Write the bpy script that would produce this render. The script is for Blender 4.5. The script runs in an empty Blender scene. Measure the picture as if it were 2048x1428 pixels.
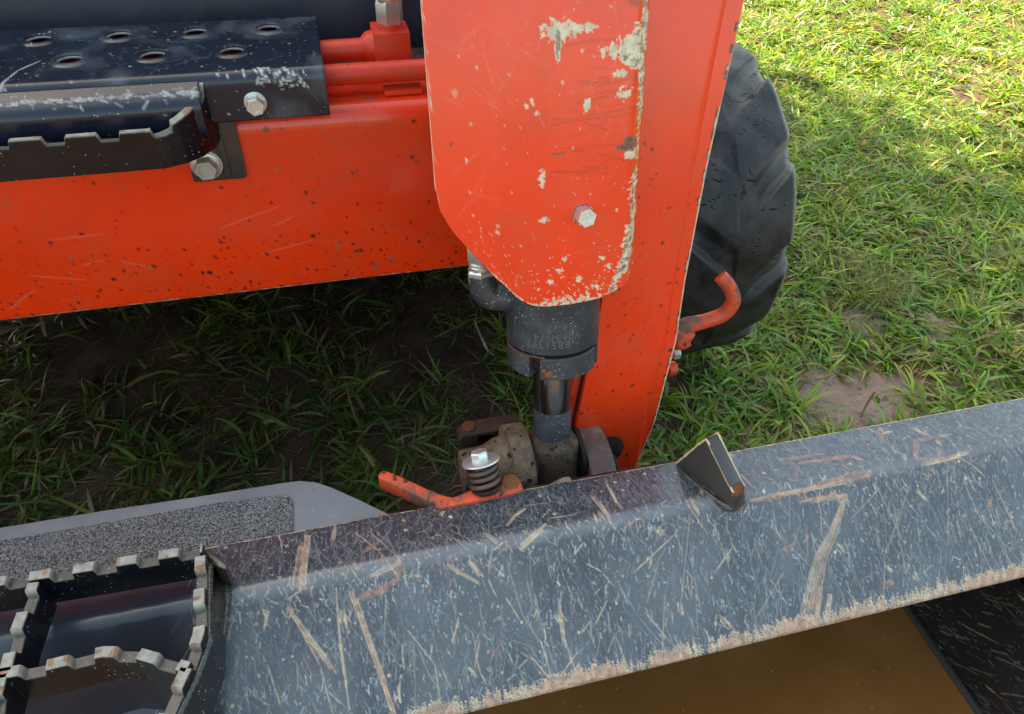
import bpy, bmesh, random
import numpy as np
from math import sin, cos, radians, pi, tan, atan2, sqrt
from mathutils import Vector, Matrix
rng = np.random.default_rng(7); random.seed(7)
sc = bpy.context.scene
COL = sc.collection

# ------------------------------------------------------------------ camera
CAM_H = 1.34; PITCH = 43.0; YAW = 16.0; ROLL = 2.8; FPX = 1450.0
psi, th, rl = radians(YAW), radians(PITCH), radians(ROLL)
CF = np.array([sin(psi)*cos(th), cos(psi)*cos(th), -sin(th)])
_r = np.array([cos(psi), -sin(psi), 0.]); _u = np.cross(_r, CF)
CR = _r*cos(rl)+_u*sin(rl); CU = -_r*sin(rl)+_u*cos(rl)
CP = np.array([0, 0, CAM_H])
cam = bpy.data.cameras.new('camera'); co = bpy.data.objects.new('camera', cam); COL.objects.link(co)
cam.sensor_width = 36; cam.lens = 36*FPX/2048; cam.clip_end = 1500; cam.clip_start = .02
co.matrix_world = Matrix(((CR[0], CU[0], -CF[0], CP[0]), (CR[1], CU[1], -CF[1], CP[1]), (CR[2], CU[2], -CF[2], CP[2]), (0, 0, 0, 1)))
sc.camera = co

# ------------------------------------------------------------------ light
SUN_EL, SUN_AZ = 50.0, -30.0          # azimuth from +Y towards +X
w = bpy.data.worlds.new('World'); sc.world = w; w.use_nodes = True
wn = w.node_tree; bg = wn.nodes['Background']
sky = wn.nodes.new('ShaderNodeTexSky'); sky.sky_type = 'NISHITA'; sky.sun_disc = False
sky.sun_elevation = radians(SUN_EL); sky.sun_rotation = radians(SUN_AZ); sky.air_density = 1.3; sky.dust_density = 2.5
wn.links.new(sky.outputs[0], bg.inputs[0]); bg.inputs[1].default_value = .15
SD = np.array([cos(radians(SUN_EL))*sin(radians(SUN_AZ)), cos(radians(SUN_EL))*cos(radians(SUN_AZ)), sin(radians(SUN_EL))])
sl = bpy.data.lights.new('sun', 'SUN'); sl.energy = 5.0; sl.angle = radians(.53); sl.color = (1, .91, .74)
so = bpy.data.objects.new('sun', sl); COL.objects.link(so)
so.rotation_euler = Vector(SD).to_track_quat('Z', 'Y').to_euler()
vs = sc.view_settings; vs.view_transform = 'Standard'; vs.look = 'None'; vs.exposure = 1.85; vs.use_white_balance = True; vs.white_balance_temperature = 8000; vs.white_balance_tint = 2; vs.gamma = 1; vs.use_curve_mapping = False

# ------------------------------------------------------------------ projection of measured points onto real planes
def ray(u, v): return CF+CR*(u-1024)/FPX-CU*(v-714)/FPX
def hplane(u, v, p0, n):
    d = ray(u, v); return CP+d*(np.dot(np.asarray(p0)-CP, n)/np.dot(d, n))
def hx(u, v, x): return hplane(u, v, (x, 0, 0), (1, 0, 0))
def hy(u, v, y): return hplane(u, v, (0, y, 0), (0, 1, 0))
def hz(u, v, z): return hplane(u, v, (0, 0, z), (0, 0, 1))
def px(P):
    q = np.asarray(P)-CP; dd = q@CF
    return 1024+FPX*(q@CR)/dd, 714-FPX*(q@CU)/dd, dd
A0 = np.array([.2169, .5837, .7594]); LE = radians(14)      # tilt cylinder axis
EX = np.array([1., 0, 0]); ED = np.array([0, sin(LE), cos(LE)]); EN = np.array([0, -cos(LE), sin(LE)])
def pl(u, v, k): return hplane(u, v, A0+EN*k, EN)
def arm2(p): q = p-A0; return np.array([q@EX, q@ED])
def tv(v, k=0., u=1105): return (pl(u, v, k)-A0)@ED

# ------------------------------------------------------------------ object helpers
def link(o, parent=None):
    COL.objects.link(o)
    if parent is not None:
        o.parent = parent
        o.matrix_parent_inverse = Matrix.Translation(-parent.location)
    return o
def tag(o, label=None, cat=None, group=None, kind=None):
    for k, v in (('label', label), ('category', cat), ('group', group), ('kind', kind)):
        if v: o[k] = v
    return o
def thing(name, loc, label, cat, group=None):
    o = bpy.data.objects.new(name, None); o.location = loc; o.empty_display_size = .05
    COL.objects.link(o); return tag(o, label, cat, group)
def mesh(name, V, Fc, mat, parent=None, smooth=False, sharp=None):
    me = bpy.data.meshes.new(name); me.from_pydata([tuple(map(float, v)) for v in V], [], [tuple(map(int, f)) for f in Fc]); me.update()
    me.materials.append(mat)
    if smooth:
        me.polygons.foreach_set('use_smooth', [True]*len(me.polygons))
        if sharp: me.set_sharp_from_angle(angle=radians(sharp))
    return link(bpy.data.objects.new(name, me), parent)
def fast_mesh(name, V, loops, starts, totals, mat, parent=None, smooth=True):
    me = bpy.data.meshes.new(name)
    me.vertices.add(len(V)); me.vertices.foreach_set('co', np.ascontiguousarray(V, dtype=np.float32).ravel())
    me.loops.add(len(loops)); me.loops.foreach_set('vertex_index', np.ascontiguousarray(loops, dtype=np.int32))
    me.polygons.add(len(starts)); me.polygons.foreach_set('loop_start', np.ascontiguousarray(starts, dtype=np.int32))
    me.polygons.foreach_set('loop_total', np.ascontiguousarray(totals, dtype=np.int32))
    me.polygons.foreach_set('use_smooth', np.full(len(starts), smooth))
    me.update(calc_edges=True); me.materials.append(mat)
    return link(bpy.data.objects.new(name, me), parent)
def vattr(o, name, arr):
    a = o.data.attributes.new(name, 'FLOAT_COLOR', 'POINT')
    arr = np.ascontiguousarray(arr, dtype=np.float32).reshape(-1, arr.shape[-1])
    if arr.shape[1] == 3: arr = np.c_[arr, np.ones(len(arr), np.float32)]
    a.data.foreach_set('color', arr.astype(np.float32).ravel())
def grid(name, P, mat, parent=None, wear=None, keep=None, wrap=False, solid=0, smooth=True, flip=False, caps=False):
    n, m = P.shape[:2]; idx = np.arange(n*m).reshape(n, m)
    if wrap: idx = np.c_[idx, idx[:, :1]]
    q = np.stack([idx[:-1, :-1], idx[1:, :-1], idx[1:, 1:], idx[:-1, 1:]], -1)
    if keep is not None: q = q[keep]
    q = q.reshape(-1, 4)
    if flip: q = q[:, ::-1]
    loops = q.ravel(); starts = np.arange(len(q))*4; tot = np.full(len(q), 4)
    if caps:
        c0 = idx[0, :m]; c1 = idx[-1, :m][::-1]
        if flip: c0 = c0[::-1]; c1 = c1[::-1]
        loops = np.r_[loops, c0, c1]; starts = np.r_[starts, len(q)*4, len(q)*4+m]; tot = np.r_[tot, m, m]
    o = fast_mesh(name, P.reshape(-1, 3), loops, starts, tot, mat, parent, smooth)
    if wear is not None: vattr(o, 'wear', wear)
    if solid:
        md = o.modifiers.new('thickness', 'SOLIDIFY'); md.thickness = solid; md.offset = -1
    return o
def extrude_poly(name, pts, vec, mat, parent=None, bevel=0):
    """closed polygon (world points) pushed along vec"""
    bm = bmesh.new(); vec = np.asarray(vec)
    a = [bm.verts.new(tuple(p)) for p in pts]; b = [bm.verts.new(tuple(np.asarray(p)+vec)) for p in pts]
    bm.faces.new(a[::-1]); bm.faces.new(b); n = len(a)
    for i in range(n): bm.faces.new((a[i], a[(i+1) % n], b[(i+1) % n], b[i]))
    bmesh.ops.recalc_face_normals(bm, faces=bm.faces)
    if bevel:
        bmesh.ops.bevel(bm, geom=list(bm.edges), offset=bevel, segments=2, profile=.6, affect='EDGES', clamp_overlap=True)
    me = bpy.data.meshes.new(name); bm.to_mesh(me); bm.free(); me.materials.append(mat)
    me.polygons.foreach_set('use_smooth', [True]*len(me.polygons)); me.set_sharp_from_angle(angle=radians(40))
    return link(bpy.data.objects.new(name, me), parent)
def box(name, lo, hi, mat, parent=None, bevel=.004):
    (a, b, c), (d, e, f) = lo, hi
    return extrude_poly(name, [(a, b, c), (d, b, c), (d, e, c), (a, e, c)], (0, 0, f-c), mat, parent, bevel)
def frame(ax):
    ax = np.asarray(ax, float); ax = ax/np.linalg.norm(ax)
    h = np.array([1., 0, 0]) if abs(ax[0]) < .9 else np.array([0, 0, 1.])
    a = h-ax*(h@ax); a /= np.linalg.norm(a); return a, np.cross(ax, a), ax
def lathe(name, c, ax, prof, mat, parent=None, n=48, sharp=35, rot=0, ang=None):
    """prof: (radius, height) along ax; n=6 for hex"""
    a, b, ax = frame(ax); c = np.asarray(c, float); V = []; Fc = []
    full = ang is None; A = np.linspace(0, 2*pi, n, endpoint=False)+rot if full else np.linspace(ang[0], ang[1], n)
    for r, h in prof:
        for t in A: V.append(c+ax*h+r*(a*cos(t)+b*sin(t)))
    m = len(prof)
    for i in range(m-1):
        for j in range(n if full else n-1):
            k = (j+1) % n; Fc.append((i*n+j, i*n+k, (i+1)*n+k, (i+1)*n+j))
    if prof[0][0] > 1e-6 and full: Fc.append(tuple(range(n))[::-1])
    if prof[-1][0] > 1e-6 and full: Fc.append(tuple(range((m-1)*n, m*n)))
    return mesh(name, V, Fc, mat, parent, True, sharp)
def sweep(name, pts, r, mat, parent=None, n=16, sub=8, wob=0, smooth_path=True):
    pts = np.asarray(pts, float); rr = np.broadcast_to(np.asarray(r, float), (len(pts),)).copy()
    if smooth_path and len(pts) > 2:
        Q = []; R = []
        for i in range(len(pts)-1):
            p0 = pts[max(i-1, 0)]; p1 = pts[i]; p2 = pts[i+1]; p3 = pts[min(i+2, len(pts)-1)]
            for t in np.linspace(0, 1, sub, endpoint=False):
                Q.append(.5*((2*p1)+(-p0+p2)*t+(2*p0-5*p1+4*p2-p3)*t*t+(-p0+3*p1-3*p2+p3)*t**3)); R.append(rr[i]*(1-t)+rr[i+1]*t)
        Q.append(pts[-1]); R.append(rr[-1]); pts = np.array(Q); rr = np.array(R)
    T = np.gradient(pts, axis=0); T /= np.linalg.norm(T, axis=1)[:, None]
    a = frame(T[0])[0]; V = []; Fc = []
    for i, p in enumerate(pts):
        a = a-T[i]*(a@T[i]); a /= np.linalg.norm(a); b = np.cross(T[i], a)
        for j in range(n):
            t = 2*pi*j/n; q = rr[i]*(1+wob*random.uniform(-1, 1)); V.append(p+q*(a*cos(t)+b*sin(t)))
    m = len(pts)
    for i in range(m-1):
        for j in range(n):
            k = (j+1) % n; Fc.append((i*n+j, i*n+k, (i+1)*n+k, (i+1)*n+j))
    Fc.append(tuple(range(n))[::-1]); Fc.append(tuple(range((m-1)*n, m*n)))
    return mesh(name, V, Fc, mat, parent, True, 50)
def resample(poly, step):
    poly = np.asarray(poly, float); seg = np.linalg.norm(np.diff(poly, axis=0), axis=1); s = np.r_[0, np.cumsum(seg)]
    t = np.unique(np.r_[np.arange(0, s[-1], step), s[-1]])
    return np.stack([np.interp(t, s, poly[:, k]) for k in range(poly.shape[1])], 1), t
def fillet(poly, rads, k=8):
    """round the corners of an open 2D polyline"""
    out = [np.asarray(poly[0], float)]
    for i in range(1, len(poly)-1):
        p, a, b = (np.asarray(poly[j], float) for j in (i, i-1, i+1)); r = rads[i] if hasattr(rads, '__len__') else rads
        if r <= 0: out.append(p); continue
        da = (a-p)/np.linalg.norm(a-p); db = (b-p)/np.linalg.norm(b-p)
        half = np.arccos(np.clip(da@db, -1, 1))/2; d = min(r/tan(half), .45*np.linalg.norm(a-p), .45*np.linalg.norm(b-p))
        q0 = p+da*d; q1 = p+db*d
        for t in np.linspace(0, 1, k): out.append((1-t)**2*q0+2*t*(1-t)*p+t*t*q1)
    out.append(np.asarray(poly[-1], float)); return np.array(out)

# ------------------------------------------------------------------ numpy noise and marks
def vnoise(shape, cells, seed):
    r = np.random.default_rng(seed); g = r.random((cells[0]+2, cells[1]+2)).astype(np.float32)
    y = np.linspace(0, cells[0], shape[0]); x = np.linspace(0, cells[1], shape[1])
    yi = y.astype(int); xi = x.astype(int); fy = (y-yi)[:, None]; fx = (x-xi)[None]
    fy = fy*fy*(3-2*fy); fx = fx*fx*(3-2*fx); yi = yi[:, None]; xi = xi[None]
    return g[yi, xi]*(1-fy)*(1-fx)+g[yi+1, xi]*fy*(1-fx)+g[yi, xi+1]*(1-fy)*fx+g[yi+1, xi+1]*fy*fx
def fbm(shape, cells, seed, octv=4):
    s = 0; a = 1; t = 0
    for i in range(octv):
        s = s+a*vnoise(shape, (max(1, int(cells[0]*2**i)), max(1, int(cells[1]*2**i))), seed+i); t += a; a *= .55
    return s/t
def sst(a, b, x): t = np.clip((x-a)/(b-a), 0, 1); return t*t*(3-2*t)
class Canvas:
    """marks on a surface: i along, j across, both in metres; channels: R bare tan, G rust, B haze, A grime"""
    def __init__(s, Lu, Lv, res, seed):
        s.n = int(Lu/res)+1; s.m = int(Lv/res)+1; s.res = res; s.Lu, s.Lv = Lu, Lv
        s.a = np.zeros((s.n, s.m, 4), np.float32)
        s.nz = fbm((s.n, s.m), (int(Lu/.006), int(Lv/.006)), seed, 2)
        s.big = fbm((s.n, s.m), (max(2, int(Lu/.05)), max(2, int(Lv/.05))), seed+9, 4)
        s.fine = np.random.default_rng(seed+5).random((s.n, s.m)).astype(np.float32)
    def seg(s, p, q, w, val, ch, rough=.5, taper=True):
        R = s.res; p = np.asarray(p, float); q = np.asarray(q, float); pad = w+2*R
        i0 = max(0, int((min(p[0], q[0])-pad)/R)); i1 = min(s.n, int((max(p[0], q[0])+pad)/R)+2)
        j0 = max(0, int((min(p[1], q[1])-pad)/R)); j1 = min(s.m, int((max(p[1], q[1])+pad)/R)+2)
        if i1 <= i0 or j1 <= j0: return
        I, J = np.meshgrid(np.arange(i0, i1)*R, np.arange(j0, j1)*R, indexing='ij')
        d = q-p; L2 = max(d@d, 1e-12); t = np.clip(((I-p[0])*d[0]+(J-p[1])*d[1])/L2, 0, 1)
        dist = np.hypot(I-p[0]-t*d[0], J-p[1]-t*d[1])
        hw = w/2*(np.minimum(1, .35+3*np.minimum(t, 1-t)) if taper else 1)
        hw = hw*(1+rough*(s.nz[i0:i1, j0:j1]-.5)*2.4)
        a = np.clip((hw-dist)/R+.5, 0, 1)*val*np.minimum(1, w/R*1.1)
        if rough > .3 and w > 3*R: a = a*np.clip(.55+1.2*(s.fine[i0:i1, j0:j1]), 0, 1)
        s.a[i0:i1, j0:j1, ch] = np.maximum(s.a[i0:i1, j0:j1, ch], a)
    def path(s, pts, w, val, ch, **k):
        for a, b in zip(pts[:-1], pts[1:]): s.seg(a, b, w, val, ch, **k)
    def scatter(s, n, lu, lv, L, ang, wd, val, ch, r=rng):
        for _ in range(n):
            p = np.array([r.uniform(*lu), r.uniform(*lv)]); l = L[0]*(L[1]/L[0])**(r.random()**1.6); t = r.normal(*ang)
            k = r.normal(0, .12); q = p+l/2*np.array([cos(t), sin(t)]); e = q+l/2*np.array([cos(t+k), sin(t+k)])
            ww = r.uniform(*wd); vv = r.uniform(*val); s.seg(p, q, ww, vv, ch, rough=.2); s.seg(q, e, ww, vv, ch, rough=.2)
    def spots(s, n, lu, lv, rad, val, ch, r=rng):
        for _ in range(n):
            p = np.array([r.uniform(*lu), r.uniform(*lv)]); w = rad[0]+(rad[1]-rad[0])*r.random()**3
            q = p+r.normal(0, w*.5, 2); s.seg(p, q, w*2, r.uniform(*val), ch, rough=.9, taper=False)

# ------------------------------------------------------------------ materials
def newmat(name):
    m = bpy.data.materials.new(name); m.use_nodes = True; nt = m.node_tree; nt.nodes.clear()
    o = nt.nodes.new('ShaderNodeOutputMaterial'); b = nt.nodes.new('ShaderNodeBsdfPrincipled'); nt.links.new(b.outputs[0], o.inputs[0])
    return m, nt, b
def N(nt, t, **k):
    n = nt.nodes.new(t)
    for a, v in k.items():
        if a in ('ins',):
            for i, x in v.items():
                if isinstance(x, bpy.types.NodeSocket): nt.links.new(x, n.inputs[i])
                else: n.inputs[i].default_value = x
        else: setattr(n, a, v)
    return n
def mixc(nt, f, a, b, bt='MIX'):
    n = nt.nodes.new('ShaderNodeMix'); n.data_type = 'RGBA'; n.blend_type = bt
    for i, x in ((0, f), (6, a), (7, b)):
        if isinstance(x, bpy.types.NodeSocket): nt.links.new(x, n.inputs[i])
        elif i == 0: n.inputs[0].default_value = x
        else: n.inputs[i].default_value = (*x, 1) if len(x) == 3 else x
    return n.outputs[2]
def mth(nt, op, a, b=0., c=0., clamp=False):
    n = nt.nodes.new('ShaderNodeMath'); n.operation = op; n.use_clamp = clamp
    for i, x in enumerate((a, b, c)):
        if isinstance(x, bpy.types.NodeSocket): nt.links.new(x, n.inputs[i])
        else: n.inputs[i].default_value = x
    return n.outputs[0]
def noise(nt, sc_, det=4, rough=.6, vec=None, dist=0):
    n = N(nt, 'ShaderNodeTexNoise', ins={'Scale': sc_, 'Detail': det, 'Roughness': rough, 'Distortion': dist})
    if vec is None: vec = nt.nodes.new('ShaderNodeTexCoord').outputs['Object']
    nt.links.new(vec, n.inputs['Vector']); return n.outputs[0]
def ramp(nt, f, lo, hi):
    n = N(nt, 'ShaderNodeMapRange', ins={0: f, 1: lo, 2: hi}); n.interpolation_type = 'SMOOTHSTEP'; return n.outputs[0]
def painted(name, base, rough=.35, tan_=(.62, .5, .3), rust=(.3, .1, .05), haze=(.4, .43, .46), grime=(.05, .045, .04),
            chips=None, chipcol=(.03, .015, .01), mott=.1, dust=0, dustcol=(.3, .24, .17), wear=True, coat=0, bump=.15, metal=0, specks=0, speckcol=(.7, .72, .7), spec=.5, orange_peel=.15):
    m, nt, b = newmat(name); L = nt.links
    tc = nt.nodes.new('ShaderNodeTexCoord').outputs['Object']
    n1 = noise(nt, 9, 5, .6, tc); n2 = noise(nt, 130, 3, .6, tc)
    c = mixc(nt, ramp(nt, n1, .3, .7), tuple(x*(1-mott) for x in base), tuple(min(1, x*(1+mott)) for x in base))
    r = mth(nt, 'MULTIPLY_ADD', n1, .18, rough-.09)
    h = mth(nt, 'MULTIPLY', noise(nt, 420, 2, .5, tc), orange_peel)
    if dust:
        d = mth(nt, 'MULTIPLY', ramp(nt, noise(nt, 22, 6, .72, tc), .42, .7), dust); c = mixc(nt, d, c, dustcol); r = mth(nt, 'MULTIPLY_ADD', d, .4, r)
    if specks:
        v = N(nt, 'ShaderNodeTexVoronoi', ins={'Vector': tc, 'Scale': 420.}); rr = nt.nodes.new('ShaderNodeSeparateColor'); L.new(v.outputs['Color'], rr.inputs[0])
        k = mth(nt, 'LESS_THAN', v.outputs['Distance'], mth(nt, 'MULTIPLY', mth(nt, 'POWER', rr.outputs[0], 2), .34)); k = mth(nt, 'MULTIPLY', k, mth(nt, 'GREATER_THAN', rr.outputs[1], 1-specks))
        k = mth(nt, 'MULTIPLY', k, ramp(nt, noise(nt, 30, 3, .6, tc), .35, .6)); c = mixc(nt, mth(nt, 'MULTIPLY', k, .7), c, speckcol)
    if wear:
        at = N(nt, 'ShaderNodeAttribute', attribute_name='wear'); s = nt.nodes.new('ShaderNodeSeparateColor'); L.new(at.outputs['Color'], s.inputs[0])
        R, G, B_ = s.outputs[0], s.outputs[1], s.outputs[2]; A = at.outputs['Alpha']
        c = mixc(nt, B_, c, haze); r = mth(nt, 'MULTIPLY_ADD', B_, .25, r)
        c = mixc(nt, A, c, grime)
        c = mixc(nt, R, c, mixc(nt, ramp(nt, n2, .35, .65), tan_, tuple(x*.72 for x in tan_)))
        c = mixc(nt, G, c, mixc(nt, ramp(nt, n2, .4, .62), rust, tuple(x*.45 for x in rust)))
        wr = mth(nt, 'MAXIMUM', R, G); r = mixc(nt, wr, N(nt, 'ShaderNodeCombineColor', ins={0: r, 1: r, 2: r}).outputs[0], (.75, .75, .75))
        h = mth(nt, 'SUBTRACT', h, mth(nt, 'MULTIPLY', wr, .8))
    if chips:
        v = N(nt, 'ShaderNodeTexVoronoi', ins={'Vector': mixv(nt, tc, n2, .004), 'Scale': chips[0]}); rr = nt.nodes.new('ShaderNodeSeparateColor'); L.new(v.outputs['Color'], rr.inputs[0])
        k = mth(nt, 'LESS_THAN', v.outputs['Distance'], mth(nt, 'MULTIPLY', mth(nt, 'POWER', rr.outputs[0], 3), chips[1])); k = mth(nt, 'MULTIPLY', k, mth(nt, 'GREATER_THAN', rr.outputs[1], 1-chips[2]))
        k = mth(nt, 'MULTIPLY', k, ramp(nt, n1, .35, .5)); c = mixc(nt, k, c, chipcol); h = mth(nt, 'SUBTRACT', h, k)
    L.new(c, b.inputs['Base Color']); L.new(r if not isinstance(r, tuple) else r, b.inputs['Roughness'])
    b.inputs['Specular IOR Level'].default_value = spec; b.inputs['Metallic'].default_value = metal
    if coat: b.inputs['Coat Weight'].default_value = coat; b.inputs['Coat Roughness'].default_value = .12
    bp = N(nt, 'ShaderNodeBump', ins={'Strength': bump, 'Distance': .001, 'Height': h}); L.new(bp.outputs[0], b.inputs['Normal'])
    return m
def mixv(nt, vec, f, amt):
    a = N(nt, 'ShaderNodeVectorMath', operation='SCALE', ins={0: (1, .7, -.6), 'Scale': mth(nt, 'MULTIPLY', f, amt)})
    return N(nt, 'ShaderNodeVectorMath', operation='ADD', ins={0: vec, 1: a.outputs[0]}).outputs[0]

ORANGE = (.86, .042, .006)
M_ORANGE = painted('orange_paint', ORANGE, .28, tan_=(.72, .66, .46), rust=(.17, .13, .09), haze=(.8, .25, .16), grime=(.03, .015, .01), mott=.05, coat=.35, spec=.45, dust=.2, dustcol=(.42, .085, .04))
M_ORANGE_S = painted('orange_paint_small_parts', (.70, .038, .010), .42, wear=False, chips=(260, .5, .12), chipcol=(.05, .02, .012), dust=.35, dustcol=(.2, .1, .06), mott=.12)
M_ORANGE_W = painted('orange_paint_worn_to_brown', (.72, .07, .02), .5, wear=False, dust=1.6, dustcol=(.12, .07, .05), chips=(200, .7, .5), chipcol=(.07, .03, .02), mott=.15, bump=.5)
M_NAVY = painted('dark_navy_paint', (.009, .014, .026), .25, spec=.5, wear=True, tan_=(.75, .75, .7), rust=(.2, .09, .05), haze=(.14, .17, .2), mott=.2, specks=.12)
M_NAVY_P = painted('dark_navy_panel_paint', (.009, .014, .028), .42, wear=False, dust=.14, dustcol=(.08, .1, .14), mott=.25)
M_BLACK = painted('gloss_black_paint', (.005, .006, .008), .25, wear=True, tan_=(.55, .42, .27), rust=(.35, .14, .08), haze=(.3, .32, .33), mott=.3, coat=.25, spec=.4, dust=.06, dustcol=(.12, .1, .08), specks=.35, orange_peel=.5)
M_BEAM = painted('scratched_grey_black_paint', (.034, .040, .050), .24, wear=True, tan_=(.72, .54, .35), rust=(.50, .26, .18), haze=(.48, .53, .55), grime=(.05, .045, .04), mott=.22, coat=.1, specks=0, speckcol=(.5, .52, .52), bump=.35)
M_SIDE = painted('scratched_black_plate', (.009, .010, .012), .42, wear=True, tan_=(.4, .25, .15), rust=(.25, .1, .05), haze=(.17, .165, .155), mott=.3, specks=.6, speckcol=(.25, .26, .27), bump=.5)
M_CYL = painted('dusty_black_cylinder_paint', (.035, .042, .05), .42, wear=False, dust=.3, dustcol=(.17, .18, .18), specks=.95, speckcol=(.6, .62, .62), mott=.2)
M_GREY = painted('hazy_grey_steel_paint', (.15, .172, .190), .5, wear=False, dust=.22, dustcol=(.33, .3, .28), chips=(160, .5, .08), chipcol=(.3, .13, .07), mott=.12, specks=.5, speckcol=(.35, .38, .4))
M_DIRT = painted('dried_mud_on_steel', (.085, .058, .040), .8, wear=False, dust=1.0, dustcol=(.24, .18, .125), mott=.4, bump=1.0, orange_peel=2.6, spec=.25, chips=(170, .7, .3), chipcol=(.03, .02, .015))
M_DIRTD = painted('dark_rusty_steel', (.022, .014, .011), .7, wear=False, dust=.5, dustcol=(.11, .06, .04), mott=.3, bump=1.0, orange_peel=1.2, spec=.3)
M_RUST = painted('rusted_bolt_steel', (.2, .075, .03), .8, wear=False, dust=.6, dustcol=(.09, .035, .02), mott=.35, bump=1.0, orange_peel=1.5, spec=.2)
M_EAR = painted('reddish_brown_worn_steel', (.13, .075, .058), .55, wear=False, dust=1.0, dustcol=(.28, .21, .17), mott=.35, bump=.8, orange_peel=1.0)
M_ZINC = painted('zinc_plated_steel', (.62, .64, .62), .36, wear=False, metal=.75, mott=.15, dust=.25, dustcol=(.5, .47, .38), bump=.4, orange_peel=.5)
M_CHROME = painted('chromed_rod', (.30, .31, .32), .2, wear=False, metal=1, mott=.04, dust=.12, dustcol=(.2, .19, .17), bump=.05, specks=.9, speckcol=(.85, .86, .86))
M_SPRING = painted('spring_steel', (.10, .065, .05), .42, wear=False, metal=.5, mott=.25, dust=.5, dustcol=(.16, .08, .05), bump=.5)
M_TOOTH = painted('worn_step_steel', (.006, .006, .008), .32, wear=True, tan_=(.36, .34, .29), rust=(.33, .14, .07), mott=.3, dust=.03, dustcol=(.15, .12, .09), specks=.4, orange_peel=.6, coat=.08, spec=.35)
M_WELD = painted('painted_weld', (.030, .031, .027), .22, wear=False, mott=.4, coat=.7, bump=1, orange_peel=2)
M_CAB = painted('dark_cab_paint', (.02, .022, .026), .5, wear=False, mott=.1)

def mat_pad():
    m, nt, b = newmat('grit_anti_slip_pad'); tc = nt.nodes.new('ShaderNodeTexCoord').outputs['Object']
    v = N(nt, 'ShaderNodeTexVoronoi', ins={'Vector': tc, 'Scale': 700.}); n = noise(nt, 520, 4, .75, tc)
    nt.links.new(mixc(nt, ramp(nt, n, .35, .65), (.02, .021, .024), (.42, .43, .44)), b.inputs['Base Color'])
    b.inputs['Roughness'].default_value = .2; b.inputs['Metallic'].default_value = .45
    h = mth(nt, 'ADD', v.outputs['Distance'], n)
    nt.links.new(N(nt, 'ShaderNodeBump', ins={'Strength': 1.0, 'Distance': .0020, 'Height': h}).outputs[0], b.inputs['Normal']); return m
M_PAD = mat_pad()
def mat_rubber():
    m, nt, b = newmat('dusty_tyre_rubber'); tc = nt.nodes.new('ShaderNodeTexCoord').outputs['Object']
    at = N(nt, 'ShaderNodeAttribute', attribute_name='wear'); s = nt.nodes.new('ShaderNodeSeparateColor'); nt.links.new(at.outputs['Color'], s.inputs[0])
    n = noise(nt, 14, 6, .7, tc); c = mixc(nt, ramp(nt, n, .35, .7), (.009, .009, .009), (.042, .040, .038))
    c = mixc(nt, mth(nt, 'MULTIPLY', s.outputs[0], mth(nt, 'MULTIPLY_ADD', noise(nt, 40, 5, .7, tc), .9, .3)), c, (.3, .29, .26))
    c = mixc(nt, mth(nt, 'MULTIPLY', s.outputs[1], .9), c, (.006, .006, .006))
    nt.links.new(c, b.inputs['Base Color']); b.inputs['Specular IOR Level'].default_value = .35; nt.links.new(mth(nt, 'MULTIPLY_ADD', n, .3, .3), b.inputs['Roughness'])
    h = mth(nt, 'ADD', mth(nt, 'MULTIPLY', noise(nt, 200, 4, .6, tc), .25), mth(nt, 'ADD', noise(nt, 12, 3, .5, tc), mth(nt, 'MULTIPLY', s.outputs[1], -.6)))
    nt.links.new(N(nt, 'ShaderNodeBump', ins={'Strength': .9, 'Distance': .005, 'Height': h}).outputs[0], b.inputs['Normal']); return m
M_RUBBER = mat_rubber()
def mat_soil():
    m, nt, b = newmat('red_brown_soil'); tc = nt.nodes.new('ShaderNodeTexCoord').outputs['Object']
    n = noise(nt, 7, 7, .65, tc); n2 = noise(nt, 60, 5, .7, tc)
    c = mixc(nt, ramp(nt, n, .35, .65), (.060, .030, .018), (.12, .068, .045)); c = mixc(nt, mth(nt, 'MULTIPLY', ramp(nt, n2, .5, .7), .5), c, (.15, .1, .075))
    at = N(nt, 'ShaderNodeAttribute', attribute_name='wear'); sp_ = nt.nodes.new('ShaderNodeSeparateColor'); nt.links.new(at.outputs['Color'], sp_.inputs[0])
    c = mixc(nt, mth(nt, 'MULTIPLY', sp_.outputs[0], ramp(nt, n2, .2, .55)), c, mixc(nt, n, (.20, .14, .105), (.34, .25, .20)))
    nt.links.new(c, b.inputs['Base Color']); b.inputs['Roughness'].default_value = .85; b.inputs['Specular IOR Level'].default_value = .25
    h = mth(nt, 'ADD', noise(nt, 35, 6, .7, tc), mth(nt, 'MULTIPLY', n2, .5))
    nt.links.new(N(nt, 'ShaderNodeBump', ins={'Strength': .9, 'Distance': .012, 'Height': h}).outputs[0], b.inputs['Normal']); return m
M_SOIL = mat_soil()
def mat_grass():
    m, nt, b = newmat('grass_blade'); at = N(nt, 'ShaderNodeAttribute', attribute_name='wear')
    nt.links.new(at.outputs['Color'], b.inputs['Base Color']); b.inputs['Roughness'].default_value = .38; b.inputs['Specular IOR Level'].default_value = .5
    tr = N(nt, 'ShaderNodeBsdfTranslucent'); nt.links.new(mixc(nt, 1, at.outputs['Color'], (1.3, 1.35, .6), 'MULTIPLY'), tr.inputs[0])
    mx = N(nt, 'ShaderNodeMixShader', ins={0: .42}); nt.links.new(b.outputs[0], mx.inputs[1]); nt.links.new(tr.outputs[0], mx.inputs[2])
    nt.links.new(mx.outputs[0], [n for n in nt.nodes if n.type == 'OUTPUT_MATERIAL'][0].inputs[0]); return m
M_GRASS = mat_grass()
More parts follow.
